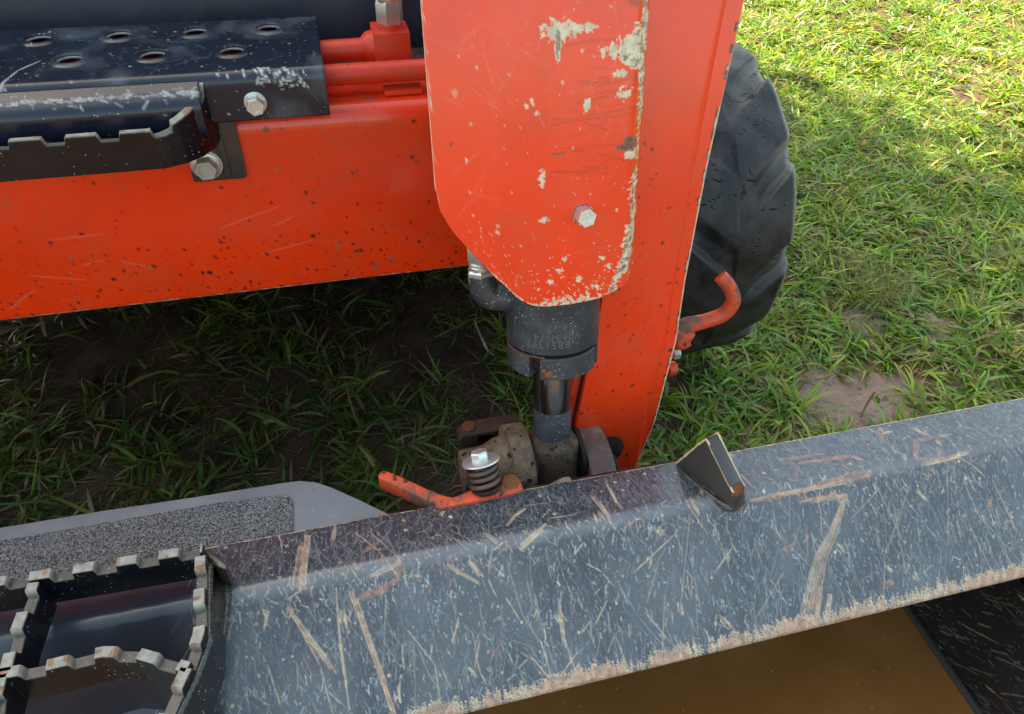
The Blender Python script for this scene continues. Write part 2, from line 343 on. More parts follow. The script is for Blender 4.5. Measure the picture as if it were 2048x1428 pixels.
def mat_water():
    m, nt, b = newmat('muddy_water'); tc = nt.nodes.new('ShaderNodeTexCoord').outputs['Object']
    n = noise(nt, 5, 4, .6, tc); c = mixc(nt, ramp(nt, n, .3, .7), (.20, .078, .020), (.28, .118, .036))
    v = N(nt, 'ShaderNodeTexVoronoi', ins={'Vector': tc, 'Scale': 90.}); rr = nt.nodes.new('ShaderNodeSeparateColor'); nt.links.new(v.outputs['Color'], rr.inputs[0])
    k = mth(nt, 'LESS_THAN', v.outputs['Distance'], mth(nt, 'MULTIPLY', mth(nt, 'POWER', rr.outputs[0], 4), .2)); c = mixc(nt, mth(nt, 'MULTIPLY', k, .7), c, (.32, .24, .15))
    nt.links.new(c, b.inputs['Base Color']); c = mixc(nt, mth(nt, 'MULTIPLY', ramp(nt, noise(nt, 140, 5, .75, tc), .52, .75), .35), c, (.10, .045, .018)); nt.links.new(c, b.inputs['Base Color']); b.inputs['Roughness'].default_value = .14; b.inputs['IOR'].default_value = 1.33
    nt.links.new(N(nt, 'ShaderNodeBump', ins={'Strength': .15, 'Distance': .003, 'Height': noise(nt, 25, 2, .5, tc)}).outputs[0], b.inputs['Normal']); return m
M_WATER = mat_water()
def mat_flat(name, c, r=.7, tl=None):
    m, nt, b = newmat(name); tc = nt.nodes.new('ShaderNodeTexCoord').outputs['Object']
    nt.links.new(mixc(nt, ramp(nt, noise(nt, 30, 4, .6, tc), .3, .7), tuple(x*.75 for x in c), tuple(x*1.2 for x in c)), b.inputs['Base Color']); b.inputs['Roughness'].default_value = r; return m
M_TWIG = mat_flat('dry_twig', (.16, .07, .04)); M_STRAW = mat_flat('dry_straw', (.5, .45, .36)); M_BARK = mat_flat('bark', (.12, .09, .06)); M_LEAF = mat_flat('tree_leaf', (.05, .1, .025), .5)
M_GLASS = newmat('cab_glass')[0]; _b = M_GLASS.node_tree.nodes['Principled BSDF']; _b.inputs['Base Color'].default_value = (.03, .035, .035, 1); _b.inputs['Roughness'].default_value = .05
M_TEXT = painted('stamped_lettering', (.10, .11, .11), .5, wear=False)

# ================================================================== SETTING: ground
def axis_pts(lo, hi, step, far, k=26):
    a = np.arange(lo, hi+1e-6, step); g = np.geomspace(step, far, k)
    return np.r_[(lo-np.cumsum(g))[::-1], a, hi+np.cumsum(g)]
gx = axis_pts(-1.6, 5, .03, 60); gy = axis_pts(.4, 6, .03, 60)
GX, GY = np.meshgrid(gx, gy, indexing='ij')
def ghash(x, y):      # smooth height field of the ground, usable at any point
    return (.012*np.sin(3.1*x+1.2*y)+.010*np.sin(5.3*y-2.2*x+1)+.006*np.sin(11*x+7*y)+.005*np.sin(-9*x+13*y+2)+.003*np.sin(23*x-17*y))
ins = (np.abs(GX-1.7) < 3.3) & (np.abs(GY-3.2) < 3)
GZ = np.where(ins, ghash(GX, GY), 0)+np.where(ins, .004*rng.standard_normal(GX.shape), 0)
DRY = ((1690, 800, .26), (1790, 790, .2), (1640, 740, .16), (2000, 770, .2), (1880, 650, .16), (1740, 640, .14), (1500, 640, .10), (1980, 500, .12), (1700, 130, .2), (1560, 60, .18), (1960, 150, .2))
GW = np.zeros((*GX.shape, 4))
for (u, v, r_) in DRY: c = hz(u, v, 0); GW[..., 0] = np.maximum(GW[..., 0], sst(r_*.8, r_*.3, np.hypot(GX-c[0], GY-c[1])))
g = grid('ground', np.stack([GX, GY, GZ], -1), M_SOIL, None, GW); tag(g, kind='structure')

# ================================================================== grass
def spotm(x, y, u, v, r, soft=.05):
    c = hz(u, v, 0); return sst(r, r-soft, np.hypot(x-c[0], y-c[1]))
def cover(x, y):
    n = .5+.5*np.sin(4.1*x+2.3*np.sin(3.1*y))*np.sin(3.7*y+1.9*np.sin(2.7*x+1))
    c = .22+.95*n
    under = sst(.62, .45, x)*sst(4, 3, y)
    c = c*(1-under*.40)
    for (u, v, r) in ((1690, 800, .15), (1760, 790, .12), (1640, 760, .09), (2000, 770, .1), (1880, 660, .08), (1740, 640, .07), (250, 700, .16), (330, 640, .12), (620, 900, .10), (1500, 640, .06)):
        c = c*(1-.93*spotm(x, y, u, v, r, r*.6))
    return c
def grow(N_, xr, yr, broad, seed, dens=1):
    r = np.random.default_rng(seed)
    x = r.uniform(*xr, N_); y = r.uniform(*yr, N_)
    k = r.random(N_) < cover(x, y)*dens; x, y = x[k], y[k]
    q = np.stack([x, y, np.zeros_like(x)], 1)-CP; dd = q@CF
    uu = 1024+FPX*(q@CR)/dd; vv = 714-FPX*(q@CU)/dd
    k = (dd > .2) & (uu > -500) & (uu < 2750) & (vv > -350) & (vv < 1500); x, y = x[k], y[k]
    return x, y
def blades(cx, cy, seed, nb, Lr, Wr, up, spread, seg, palette, curl=1.0, dead=.12):
    """tufts at (cx,cy): nb blades each, radiating"""
    r = np.random.default_rng(seed); T = len(cx); n = T*nb
    bx = np.repeat(cx, nb)+r.normal(0, spread, n); by = np.repeat(cy, nb)+r.normal(0, spread, n); bz = ghash(bx, by)-.004
    az = r.uniform(0, 2*pi, n); L = r.uniform(*Lr, n)*np.repeat(r.uniform(.75, 1.25, T), nb); W = r.uniform(*Wr, n)
    e0 = np.clip(r.normal(up, .28, n), .05, 1.5); bend = r.uniform(.5, 1.6, n)*curl
    s = np.linspace(0, 1, seg+1); px_ = np.zeros((n, seg+1)); pz = np.zeros((n, seg+1))
    for i in range(1, seg+1):
        e = e0-bend*((i-.5)/seg); px_[:, i] = px_[:, i-1]+np.cos(e)*L/seg; pz[:, i] = pz[:, i-1]+np.sin(e)*L/seg
    pz = np.maximum(pz, .003+.006*r.random((n, 1))*s)
    sway = r.normal(0, .25, n)[:, None]*s**2*L[:, None]
    X = bx[:, None]+np.cos(az)[:, None]*px_-np.sin(az)[:, None]*sway; Y = by[:, None]+np.sin(az)[:, None]*px_+np.cos(az)[:, None]*sway; Z = bz[:, None]+pz
    prof = np.array([.55, 1.0, .9, .55, 0])[:seg+1] if seg == 4 else (np.array([.7, 1, .6, 0]) if seg == 3 else np.array([.8, .9, 0]))
    tw = r.normal(0, .5, n)[:, None]
    ox = -np.sin(az)[:, None]*W[:, None]*prof/2*np.cos(tw); oy = np.cos(az)[:, None]*W[:, None]*prof/2*np.cos(tw); oz = W[:, None]*prof/2*np.sin(tw)
    Vl = np.stack([X-ox, Y-oy, Z-oz], -1); Vr = np.stack([X+ox, Y+oy, Z+oz], -1)
    V = np.concatenate([Vl[:, :seg], Vr[:, :seg], Vl[:, seg:seg+1]], 1); nv = 2*seg+1
    base = (np.arange(n)*nv)[:, None]
    qs = np.concatenate([np.stack([base[:, 0]+i, base[:, 0]+seg+i, base[:, 0]+seg+i+1, base[:, 0]+i+1], 1) for i in range(seg-1)], 0)
    ts = np.stack([base[:, 0]+seg-1, base[:, 0]+2*seg-1, base[:, 0]+2*seg], 1)
    pal = np.array(palette); ci = np.repeat(r.integers(0, len(pal), T), nb); c = pal[ci]*(1+.28*r.standard_normal((n, 1)).clip(-1.6, 2))
    mixp = r.random(n)
    c = np.where((mixp < dead)[:, None], np.array([.33, .24, .12])*r.uniform(.5, 1.3, (n, 1)), c)
    c = np.where(((mixp > dead) & (mixp < dead+.1))[:, None], np.array([.23, .24, .06])*r.uniform(.7, 1.3, (n, 1)), c)
    Cc = np.repeat(c[:, None, :], nv, 1)*1.0
    tipd = np.r_[s[:seg], s[:seg], [1.]]; yel = np.array([.24, .2, .07]); tipmask = (r.random(n) < .25)[:, None, None]*sst(.55, 1, tipd)[None, :, None]
    Cc = Cc*(1-tipmask)+yel*tipmask
    return V.reshape(-1, 3), qs, ts, Cc.reshape(-1, 3).clip(.005, .7)
def grass_object(name, sets, parent=None):
    Vs, loops, st, tot, Cs = [], [], [], [], []; off = 0; lo = 0
    for V, q, t, c in sets:
        Vs.append(V); Cs.append(c)
        loops += [(q+off).ravel(), (t+off).ravel()]; st += [lo+np.arange(len(q))*4, lo+len(q)*4+np.arange(len(t))*3]; tot += [np.full(len(q), 4), np.full(len(t), 3)]
        lo += len(q)*4+len(t)*3; off += len(V)
    o = fast_mesh(name, np.concatenate(Vs), np.concatenate(loops), np.concatenate(st), np.concatenate(tot), M_GRASS, parent, True)
    vattr(o, 'wear', np.concatenate(Cs)); return o
PG = [(.17, .32, .03), (.12, .26, .03), (.24, .36, .04), (.14, .28, .06), (.30, .34, .05)]
PG_SHADE = [(.09, .19, .03), (.12, .20, .035), (.14, .18, .05), (.07, .15, .03)]  # darker greens for grass under the machine, shade put into the colour
sets = []
x, y = grow(7000, (.35, 2.8), (.75, 3.2), 1, 1); sets.append(blades(x, y, 11, 10, (.035, .105), (.005, .0105), .65, .012, 4, PG))
x, y = grow(6500, (.35, 2.8), (.75, 3.2), 1, 2); sets.append(blades(x, y, 12, 6, (.02, .06), (.0015, .003), 1.0, .018, 3, PG, 1.2, .28))
x, y = grow(2600, (-1.3, .6), (.75, 2.7), 1, 3, 1.2); sets.append(blades(x, y, 13, 9, (.04, .11), (.004, .0095), .6, .010, 4, PG_SHADE, 1.0, .2))
x, y = grow(4200, (-1.3, .6), (.75, 2.7), 1, 4, 1.2); sets.append(blades(x, y, 14, 5, (.03, .09), (.0012, .0025), .6, .02, 3, PG_SHADE, 1.2, .6))
x, y = grow(17000, (.5, 5.2), (1.5, 5.6), 1, 5); k = (x > 2.6) | (y > 3.0); sets.append(blades(x[k], y[k], 15, 9, (.04, .11), (.006, .0125), .65, .014, 3, PG, 1.0, .15))
x, y = grow(6000, (-1.3, 1.5), (3.0, 6), 1, 6, .5); sets.append(blades(x, y, 16, 5, (.05, .1), (.004, .008), .8, .02, 2, PG))
x, y = grow(1100, (.3, 3.5), (.75, 4), 1, 7); sets.append(blades(x, y, 17, 7, (.014, .034), (.010, .016), .45, .012, 4, [(.10, .22, .03), (.16, .26, .04)], .8, .05))
x, y = grow(2600, (-1.2, 4), (.75, 4.5), 1, 8); sets.append(blades(x, y, 18, 3, (.04, .12), (.0014, .0034), .1, .03, 3, [(.40, .32, .18), (.30, .20, .11), (.22, .13, .08)], .5, .5))
gr = grass_object('grass', sets); tag(gr, 'green grass with dry blades growing over the red soil around the loader', 'grass', kind='stuff')
# wiry tuft by the wheel
c = hz(1770, 590, 0); t = blades(np.full(6, c[0])+rng.normal(0, .05, 6), np.full(6, c[1])+rng.normal(0, .05, 6), 21, 60, (.10, .19), (.0012, .0024), .95, .018, 4, [(.17, .19, .06), (.22, .2, .08), (.13, .17, .045)], 1.2, .3)
tf = grass_object('grass_tuft', [t]); tag(tf, 'wiry yellowish grass tuft on bare soil to the right of the tyre', 'grass tuft')
tw = sweep('twig', [hz(1722, 833, .004), hz(1735, 806, .02), hz(1750, 783, .045)], [.003, .0032, .0022], M_TWIG, None, 8); tag(tw, 'short dark brown twig sticking out of the bare soil patch above the bucket rail', 'twig')
st = sweep('dry_stem', [hz(948, 640, .05), hz(965, 680, .06), hz(975, 700, .03), hz(990, 712, .02)], [.0012, .003, .003, .0008], M_STRAW, None, 8); tag(st, 'pale dry stem lying in the dark below the hose elbow', 'dry stem')

# ================================================================== LOADER
LD = thing('compact_loader', (-.24, 1.6, 0), 'orange and black compact loader with perforated step, tilt cylinder and rubber tyre', 'loader')
CT_Y = .80
# ---- cross tube
zb = hy(470, 590, CT_Y)[2]; ztop = .985; x0, x1 = -1.0, .385
prof = fillet([(CT_Y+.03, zb), (CT_Y, zb), (CT_Y, ztop), (CT_Y+.16, ztop), (CT_Y+.16, zb), (CT_Y+.03, zb)], [0, .008, .028, .02, .01, 0], 10)
pr, s_ = resample(prof, .0016); RES = .0016
cv = Canvas(x1-x0, s_[-1], RES, 31)
sF0 = .03; sF1 = sF0+(ztop-zb)
def ct(u, v): p = hy(u, v, CT_Y); return np.array([p[0]-x0, sF0+p[2]-zb])
r = np.random.default_rng(3)
cv.spots(800, (0, x1-x0), (sF0, sF1+.03), (.0005, .0017), (.8, 1), 3, r)
cv.spots(380, (.5, x1-x0), (sF0, sF0+.08), (.0005, .0020), (.8, 1), 3, r)
cv.spots(70, (0, x1-x0), (sF0, sF1), (.001, .003), (.6, 1), 1, r)
for (u, v, w_) in ((740, 205, .008), (752, 200, .006), (728, 200, .004), (675, 500, .004), (670, 492, .003)): p = ct(u, v); cv.seg(p, p+[.004, .002], w_, .9, 1, rough=.9)
for _ in range(14):
    p = np.array([r.uniform(.5, .95), r.uniform(sF0, sF1)]); a = r.uniform(-.6, .6); cv.seg(p, p+r.uniform(.02, .09)*np.array([cos(a), sin(a)]), .0016, .35, 2, rough=.2)
cv.seg((0, sF0-.002), (x1-x0, sF0-.002), .004, .8, 0, rough=1)
cv.a[:, :, 3] = np.maximum(cv.a[:, :, 3], sst(.60, .72, cv.big)*.35*(np.arange(cv.m)*RES > sF1-.01)[None])
xs = x0+np.arange(cv.n)*RES; js = np.minimum(np.arange(cv.m), len(pr)-1)
m_ = min(cv.m, len(pr)); P = np.zeros((cv.n, m_, 3)); P[..., 0] = xs[:, None]; P[..., 1] = pr[None, :m_, 0]; P[..., 2] = pr[None, :m_, 1]
grid('cross_tube', P, M_ORANGE, LD, cv.a[:, :m_], flip=True)

# ---- loader arm (box section leaning with the cylinder)
K_ARM = -.03
aL = [arm2(pl(*p, K_ARM)) for p in ((1290, 0), (1205, 600), (1150, 850))]
eR = [arm2(pl(*p, K_ARM)) for p in ((1485, 0), (1412, 330), (1368, 560), (1350, 680), (1308, 840), (1280, 905), (1265, 935))]
ARMTOP = .75; RA = .0015
tb = eR[-1][1]; T = np.arange(tb, ARMTOP, RA)
er = np.array(eR)[::-1]; rx = np.interp(T, er[:, 1], er[:, 0]); rx = np.where(T > er[-1, 1], er[-1, 0]+(T-er[-1, 1])*.12, rx)
lx = np.interp(T, [tb, aL[2][1], aL[1][1], ARMTOP], [aL[2][0]+.07, aL[2][0]-.002, aL[1][0]-.004, aL[1][0]-.01])
nU = 110; U = np.linspace(0, 1, nU)
XX = lx[:, None]+(rx-lx)[:, None]*U; dB = .0045*sst(.80, .84, U)+.0  # slight step back near the outer edge
P = A0+XX[..., None]*EX+T[:, None, None]*ED+(K_ARM-dB)[None, :, None]*EN
ca = np.zeros((len(T), nU, 4), np.float32)
cw = Canvas(len(T)*RA, .2, RA, 41); r = np.random.default_rng(5)
cw.spots(260, (0, .45), (0, .2), (.0006, .0018), (.7, 1), 3, r); cw.spots(120, (0, .3), (.11, .19), (.0006, .0026), (.8, 1), 3, r); cw.spots(60, (.3, 1.2), (0, .2), (.0005, .0012), (.7, 1), 3, r)
jj = np.clip(((XX-XX.min())/RA).astype(int), 0, cw.m-1); ii = np.minimum(np.arange(len(T)), cw.n-1)[:, None].repeat(nU, 1); ca = cw.a[ii, jj]
edge = (1-U[None])*(rx-lx)[:, None]; nzz = fbm((len(T), nU), (90, 6), 77, 3)
ca[..., 0] = np.maximum(ca[..., 0], (edge < .0012+.0016*(nzz > .66))*.8)
ca[..., 3] = np.maximum(ca[..., 3], (edge < .004)*(nzz > .55)*.9)
ca[..., 3] = np.maximum(ca[..., 3], sst(.62, .7, fbm((len(T), nU), (25, 4), 79, 4))*.8*sst(.08, .02, T-tb)[:, None])
arm = grid('loader_arm', P, M_ORANGE, LD, ca, flip=False, solid=.008)
# inner side plate + back of the arm
def armside(name, xcol, off, k0, k1, mat=M_ORANGE_S, t0=None):
    V = []; Ts = np.linspace(tb+.02 if t0 is None else t0, ARMTOP, 40); xi = np.interp(Ts, T, xcol)
    for t_, x_ in zip(Ts, xi):
        for kk, o_ in ((k0, 0), (k1, 0), (k1, off), (k0, off)): V.append(A0+EX*(x_+o_)+ED*t_+EN*kk)
    Fc = [(i*4+j, i*4+(j+1) % 4, i*4+4+(j+1) % 4, i*4+4+j) for i in range(39) for j in range(4)]+[(3, 2, 1, 0), (156, 157, 158, 159)]
    return mesh(name, V, Fc, mat, arm)
armside('arm_side_plate', rx, -.010, K_ARM-.012, K_ARM-.16)
ips = armside('arm_inner_plate', lx, -.010, K_ARM-.006, K_ARM-.16, t0=aL[2][1]-.01)
# inner ledge left of the arm front face (lighter strip with the weld line)
V = []; tt = np.linspace(aL[2][1]-.005, aL[1][1]+.12, 30); li = np.interp(tt, T, lx)
for t_, x_ in zip(tt, li):
    for a_, k_ in ((-.030, K_ARM-.015), (.001, K_ARM-.006), (.001, K_ARM-.02), (-.030, K_ARM-.03)): V.append(A0+EX*(x_+a_)+ED*t_+EN*k_)
mesh('arm_flange', V, [(i*4+j, i*4+4+j, i*4+4+(j+1) % 4, i*4+(j+1) % 4) for i in range(29) for j in range(4)]+[(0, 1, 2, 3), (119, 118, 117, 116)], M_ORANGE_S, arm)
sweep('weld_bead', [A0+EX*(x_+.001+random.uniform(-.0006, .0006))+ED*t_+EN*(K_ARM-.005) for t_, x_ in zip(tt, li)], .0022, M_DIRTD, arm, 8, 2, .25)
# mud caked in the bottom corner of the arm
c0 = pl(1205, 890, K_ARM+.004); V = []; Fc = []
lathe('mud_patch', pl(1212, 888, K_ARM-.004), EN, [(.034, 0), (.031, .006), (.026, .010), (.016, .014), (.006, .016), (0, .016)], M_DIRTD, arm, 20)
# tie down hook
sweep('tie_hook', [pl(1345, 664, -.045), pl(1370, 652, -.04), pl(1410, 642, -.035), pl(1447, 628, -.03), pl(1466, 604, -.025), pl(1462, 580, -.025), pl(1449, 562, -.025), pl(1440, 552, -.028)], [.013, .011, .0095, .0095, .0093, .009, .009, .0086], M_ORANGE_W, arm, 18, 7)
sweep('hook_weld', [pl(1358, 690, -.05), pl(1364, 668, -.045), pl(1372, 648, -.04)], [.012, .016, .008], M_ORANGE_W, arm, 12, 4, .2)
lathe('edge_bolt', pl(1345, 708, -.06), EX, [(.008, 0), (.008, .008), (.006, .010)], M_ZINC, arm, 6)
lathe('edge_boss', pl(1335, 738, -.06), EX, [(.010, 0), (.010, .010), (.006, .013)], M_ORANGE_S, arm, 20)

# ---- cylinder guard
K_G = .07
gl, gr_ = .087-A0[0], .2855-A0[0]
RG = .0011
TT0 = .62
def ga(u, v): return arm2(pl(u, v, K_G))
bot = [ga(*p) for p in ((848, 300), (874, 380), (884, 425), (905, 462), (943, 503), (985, 545), (1022, 585), (1040, 600), (1062, 611), (1092, 615), (1140, 611), (1195, 600), (1235, 582), (1262, 558), (1272, 535), (1280, 480))]
bx_ = np.array([b[0] for b in bot]); bt_ = np.array([b[1] for b in bot]); bx_[0] = gl-.002; bt_[0] = bt_[1]; bx_[1] = gl+.0005; bx_[-1] = gr_+.02
nx = int((gr_-gl)/RG); gxs = np.linspace(gl, gr_, nx); bts = np.interp(gxs, bx_, bt_); bts[-3:] = bts[-4]
kk_ = np.ones(11)/11; bts[6:-12] = np.convolve(np.pad(bts, 5, mode='edge'), kk_, 'valid')[6:-12]
TTn = int((TT0-bts.min())/RG); S = np.linspace(0, 1, TTn)
Tg = bts[:, None]+(TT0-bts)[:, None]*S
def gk(x):          # channel section: three faces with soft bends, right lip folding back
    f = (x-gl)/(gr_-gl)
    return K_G+np.interp(f, [0, .25, .27, .29, .52, .58, .91, .93, 1], [-.012, -.001, 0, -.0003, -.0064, -.0072, -.0072, -.0078, -.024])
Pg = A0+gxs[:, None, None]*EX+Tg[..., None]*ED+gk(gxs)[:, None, None]*EN
# marks drawn on a regular canvas then sampled
gt0 = bts.min()-.01; cg = Canvas(gr_-gl+.004, TT0-gt0, .0009, 51)
def gg(u, v): a = ga(u, v); return np.array([a[0]-gl, a[1]-gt0])
I, J = np.meshgrid(np.arange(cg.n)*.0009, np.arange(cg.m)*.0009, indexing='ij')
nf = fbm((cg.n, cg.m), (70, 200), 61, 4); nst = fbm((cg.n, cg.m), (30, 330), 62, 3); nsv = fbm((cg.n, cg.m), (110, 60), 63, 4)
# worn line down the right bend
vv_ = np.array([0, 20, 45, 85, 105, 122, 140, 165, 200, 235, 255, 262, 330, 350, 380, 420, 460, 500, 540, 575])
uc_ = np.array([1296, 1297, 1294, 1280, 1272, 1270, 1281, 1287, 1284, 1283, 1282, 1280, 1277, 1272, 1270, 1268, 1262, 1256, 1246, 1225])
wd_ = np.array([10, 14, 22, 40, 50, 42, 22, 16, 14, 10, 4, 0, 0, 11, 15, 14, 18, 20, 22, 12])
C_ = np.array([gg(a, b) for a, b in zip(uc_, vv_)]); o_ = np.argsort(C_[:, 1])
cx_ = np.interp(J, C_[o_, 1], C_[o_, 0]); cw_ = np.interp(J, C_[o_, 1], wd_[o_]*.00052)
mk = (np.abs(I-cx_)+(.5-nst)*.012+(.5-nf)*.010) < cw_*.50
cg.a[..., 0] = np.maximum(cg.a[..., 0], mk*.97*(np.abs(I-cx_) < cw_+.01))
mk2 = mk & (nf > .56) & (np.abs(I-cx_) < cw_*.45); cg.a[..., 1] = np.maximum(cg.a[..., 1], mk2*.8)
def blob(u, v, ru, rv, ch=0, val=.95, nzs=None, rough=.9):
    c = gg(u, v); d = np.sqrt(((I-c[0])/(ru*.00052))**2+((J-c[1])/(rv*.00058))**2); q = nf if nzs is None else nzs
    cg.a[..., ch] = np.maximum(cg.a[..., ch], (d+(.5-q)*1.9*rough < .85)*val)
blob(1122, 62, 36, 15); blob(1150, 58, 40, 9); blob(1116, 92, 6, 22); blob(1116, 88, 4, 20, 1, .7)
blob(1245, 103, 40, 13, nzs=nsv); blob(1262, 92, 26, 22, nzs=nsv); blob(1258, 290, 16, 12, 1, .9, rough=.7); blob(1246, 297, 14, 5, 1, .95); blob(1262, 312, 12, 10)
blob(1068, 228, 8, 3, rough=1.4); blob(1062, 205, 3, 5, rough=1.4); blob(1050, 215, 5, 4, rough=1.4); blob(1082, 360, 6, 16, rough=1.1); blob(1118, 312, 12, 3, 1, .8); blob(1086, 443, 10, 5); blob(1175, 212, 7, 12, rough=1.1); blob(1240, 150, 12, 6, rough=1.5); blob(1250, 190, 12, 10, rough=1.5)
blob(912, 189, 6, 6, 2, .9, rough=.5); blob(935, 323, 2, 4); blob(905, 290, 3, 5, 1, .7); blob(1272, 3, 14, 9, 1, .45, rough=.5)
# speckle field towards the bottom, cream chips at the rim
dj = J-(np.interp(I, gxs-gl, bts)-gt0); dens = sst(.10, .0, dj)
fi = np.random.default_rng(64).random((cg.n, cg.m)); fs = vnoise((cg.n, cg.m), (90, 230), 65); fs2 = fbm((cg.n, cg.m), (110, 260), 66, 2)
cg.a[..., 0] = np.maximum(cg.a[..., 0], ((fs2 > .93-.17*dens*sst(.0, .06, I)) & (I > .02))*.6)
cg.a[..., 0] = np.maximum(cg.a[..., 0], ((nf+fs2*.5+.8*sst(.022, .0, dj)*sst(.075, .10, I)*sst(.19, .15, I)) > 1.42)*.95)
cg.a[..., 0] = np.maximum(cg.a[..., 0], (dj < .0012)*.8*(I > .045)*(nf > .42)); cg.a[..., 0] = np.maximum(cg.a[..., 0], (I < .0004+.0022*(nsv > .68)*(J > .1))*.9)
for (u, v) in ((1130, 520), (1118, 545), (1160, 560), (1205, 520), (1218, 535), (1100, 565), (1192, 575)): blob(u, v, 6, 5, rough=1.5)
r = np.random.default_rng(8); cg.scatter(130, (0, .2), (0, TT0-gt0), (.008, .07), (.3, 1.0), (.0006, .0012), (.15, .4), 2, r)
cg.scatter(40, (.1, .18), (.14, .26), (.03, .08), (.05, .15), (.001, .002), (.2, .3), 3, r)
cg.spots(90, (0, .2), (0, .35), (.0004, .0011), (.5, 1), 0, r)
si = np.clip(((gxs-gl)/.0009).astype(int), 0, cg.n-1)[:, None]; sj = np.clip(((Tg-gt0)/.0009).astype(int), 0, cg.m-1)
guard = grid('cylinder_guard', Pg, M_ORANGE, LD, cg.a[si, sj], solid=.005, flip=True)
# right return flange of the guard going back to the arm
V = []; tt = np.linspace(bts[-1]+.0, TT0, 60)
kx = gk(np.array([gr_]))[0]
for i, t_ in enumerate(tt):
    b_ = 0 if i > 1 else .0
    for a_, k_ in ((0, kx+.0005), (.0030, kx-.003), (.0085, kx-.045), (.0035, kx-.047), (-.004, kx-.006)): V.append(A0+EX*(gr_+a_)+ED*t_+EN*k_)
mesh('guard_flange', V, [(i*5+j, i*5+(j+1) % 5, i*5+5+(j+1) % 5, i*5+5+j) for i in range(59) for j in range(5)]+[(4, 3, 2, 1, 0), tuple(range(295, 300))], M_ORANGE_S, guard, True, 30)

def bolt(name, c, ax, rw, rh, h, mat=M_ZINC, parent=None, tilt=0, mark=True, wash=.0022):
    a, b, ax = frame(ax); c = np.asarray(c)
    o = lathe(name, c, ax, [(rw, 0), (rw, wash*.8), (rw*.97, wash), (rh*1.22, wash+.0002), (rh*1.2, wash+.0018), (rh*1.12, wash+.0024), (0, wash+.0024)], mat, parent, 40)
    hx_ = lathe('bolt_head', c+ax*(wash+.001), ax, [(rh, 0), (rh, h*.86), (rh*.93, h), (rh*.62, h*1.0), (rh*.55, h*.93), (0, h*.93)], mat, o, 6, 25, rot=random.uniform(0, 1))
    if mark:
        cu = bpy.data.curves.new('t', 'FONT'); cu.body = '7'; cu.size = rh*.9; cu.extrude = .0003; cu.align_x = 'CENTER'; cu.align_y = 'CENTER'
        to = bpy.data.objects.new('t', cu); me = bpy.data.meshes.new_from_object(to); bpy.data.objects.remove(to)
        Mx = np.stack([a, b, ax], 1)
        if Mx[:, 1]@CU < 0: Mx = np.stack([-a, -b, ax], 1)
        for v in me.vertices: v.co = Vector(c+ax*(wash+.001+h*.94)+Mx@np.array(v.co))
        me.materials.clear(); me.materials.append(mat); link(bpy.data.objects.new('bolt_mark', me), hx_)
    return o
bolt('guard_bolt', pl(1163, 426, K_G-.0068), EN, .0152, .0098, .014, parent=guard)

# ---- hydraulic cylinder
HC_R = .0527
t_g = tv(722, HC_R); t_b = tv(765, HC_R)
cyl = lathe('hydraulic_cylinder', A0, ED, [(.02, t_g+.003), (HC_R-.003, t_g+.003), (HC_R-.0006, t_g+.0045), (HC_R, t_g+.006), (HC_R, .55), (.02, .55)], M_CYL, LD, 96)
lathe('cylinder_gland_core', A0, ED, [(.024, t_b+.006), (HC_R-.011, t_b+.006), (HC_R-.009, t_b+.008), (HC_R-.009, t_g+.004), (.02, t_g+.004)], M_DIRTD, cyl, 64)
def sector(name, a0, a1, ro, ri, h0, h1, mat, parent, seg=24):
    V = []; Fc = []; fa, fb, fc = frame(ED)
    for t in np.linspace(a0, a1, seg):
        for r_, h_ in ((ro, h0+.0012), (ro, h1-.0012), (ro-.0012, h1), (ri, h1), (ri, h0), (ro-.0012, h0)): V.append(A0+ED*h_+r_*(EX*cos(t)+EN*sin(t)))
    for i in range(seg-1):
        for j in range(6): Fc.append((i*6+j, i*6+6+j, i*6+6+(j+1) % 6, i*6+(j+1) % 6))
    Fc += [(0, 1, 2, 3, 4, 5), tuple(range((seg-1)*6, seg*6))[::-1]]
    return mesh(name, V, Fc, mat, parent, True, 40)
ac = lambda c: np.arccos(c)+.36
for a0, a1 in ((ac(.93), ac(-.20)), (ac(-.44), ac(-.44)+1.75), (ac(-.44)+1.95, ac(.93)+2*pi-.22)):
    sector('gland_segment', a0, a1, HC_R-.0004, HC_R-.014, t_b, t_g-.0005, M_CYL, cyl)
# stamped figures, upside down
def stamp(body, size, t0, ph0, parent):
    cu = bpy.data.curves.new('t', 'FONT'); cu.body = body; cu.size = size; cu.extrude = .0002; cu.space_character = 1.15
    to = bpy.data.objects.new('t', cu); me = bpy.data.meshes.new_from_object(to); bpy.data.objects.remove(to)
    for v in me.vertices:
        ph = ph0+v.co.x/HC_R; rr = HC_R+.0003+v.co.z; v.co = Vector(A0+ED*(t0-v.co.y)+rr*(EX*cos(ph)+EN*sin(ph)))
    me.materials.clear(); me.materials.append(M_TEXT); link(bpy.data.objects.new('stamped_number', me), parent)
stamp('8851372', .0125, tv(686, HC_R), ac(.42), cyl); stamp('V0631-74', .0115, tv(672, HC_R), ac(.60), cyl)
sweep('gland_seam_rust', [A0+ED*(t_g+.001)+(HC_R-.0006)*(EX*cos(a)+EN*sin(a)) for a in np.linspace(ac(-.1), pi+.3, 24)], .0008, M_RUST, cyl, 6, 2, .5)
for (u, v, r_) in ((1098, 750, .005), (1088, 742, .003), (1145, 745, .007), (1152, 752, .004)):
    p = pl(u, v, HC_R-.003); lathe('rust_spot', p, EN, [(r_, 0), (r_*.7, .0012), (0, .0016)], M_RUST, cyl, 9)
t_r1 = tv(832, .0228)
rod = lathe('cylinder_rod', A0, ED, [(.0228, t_r1), (.0228, t_b+.01)], M_CHROME, cyl, 64)
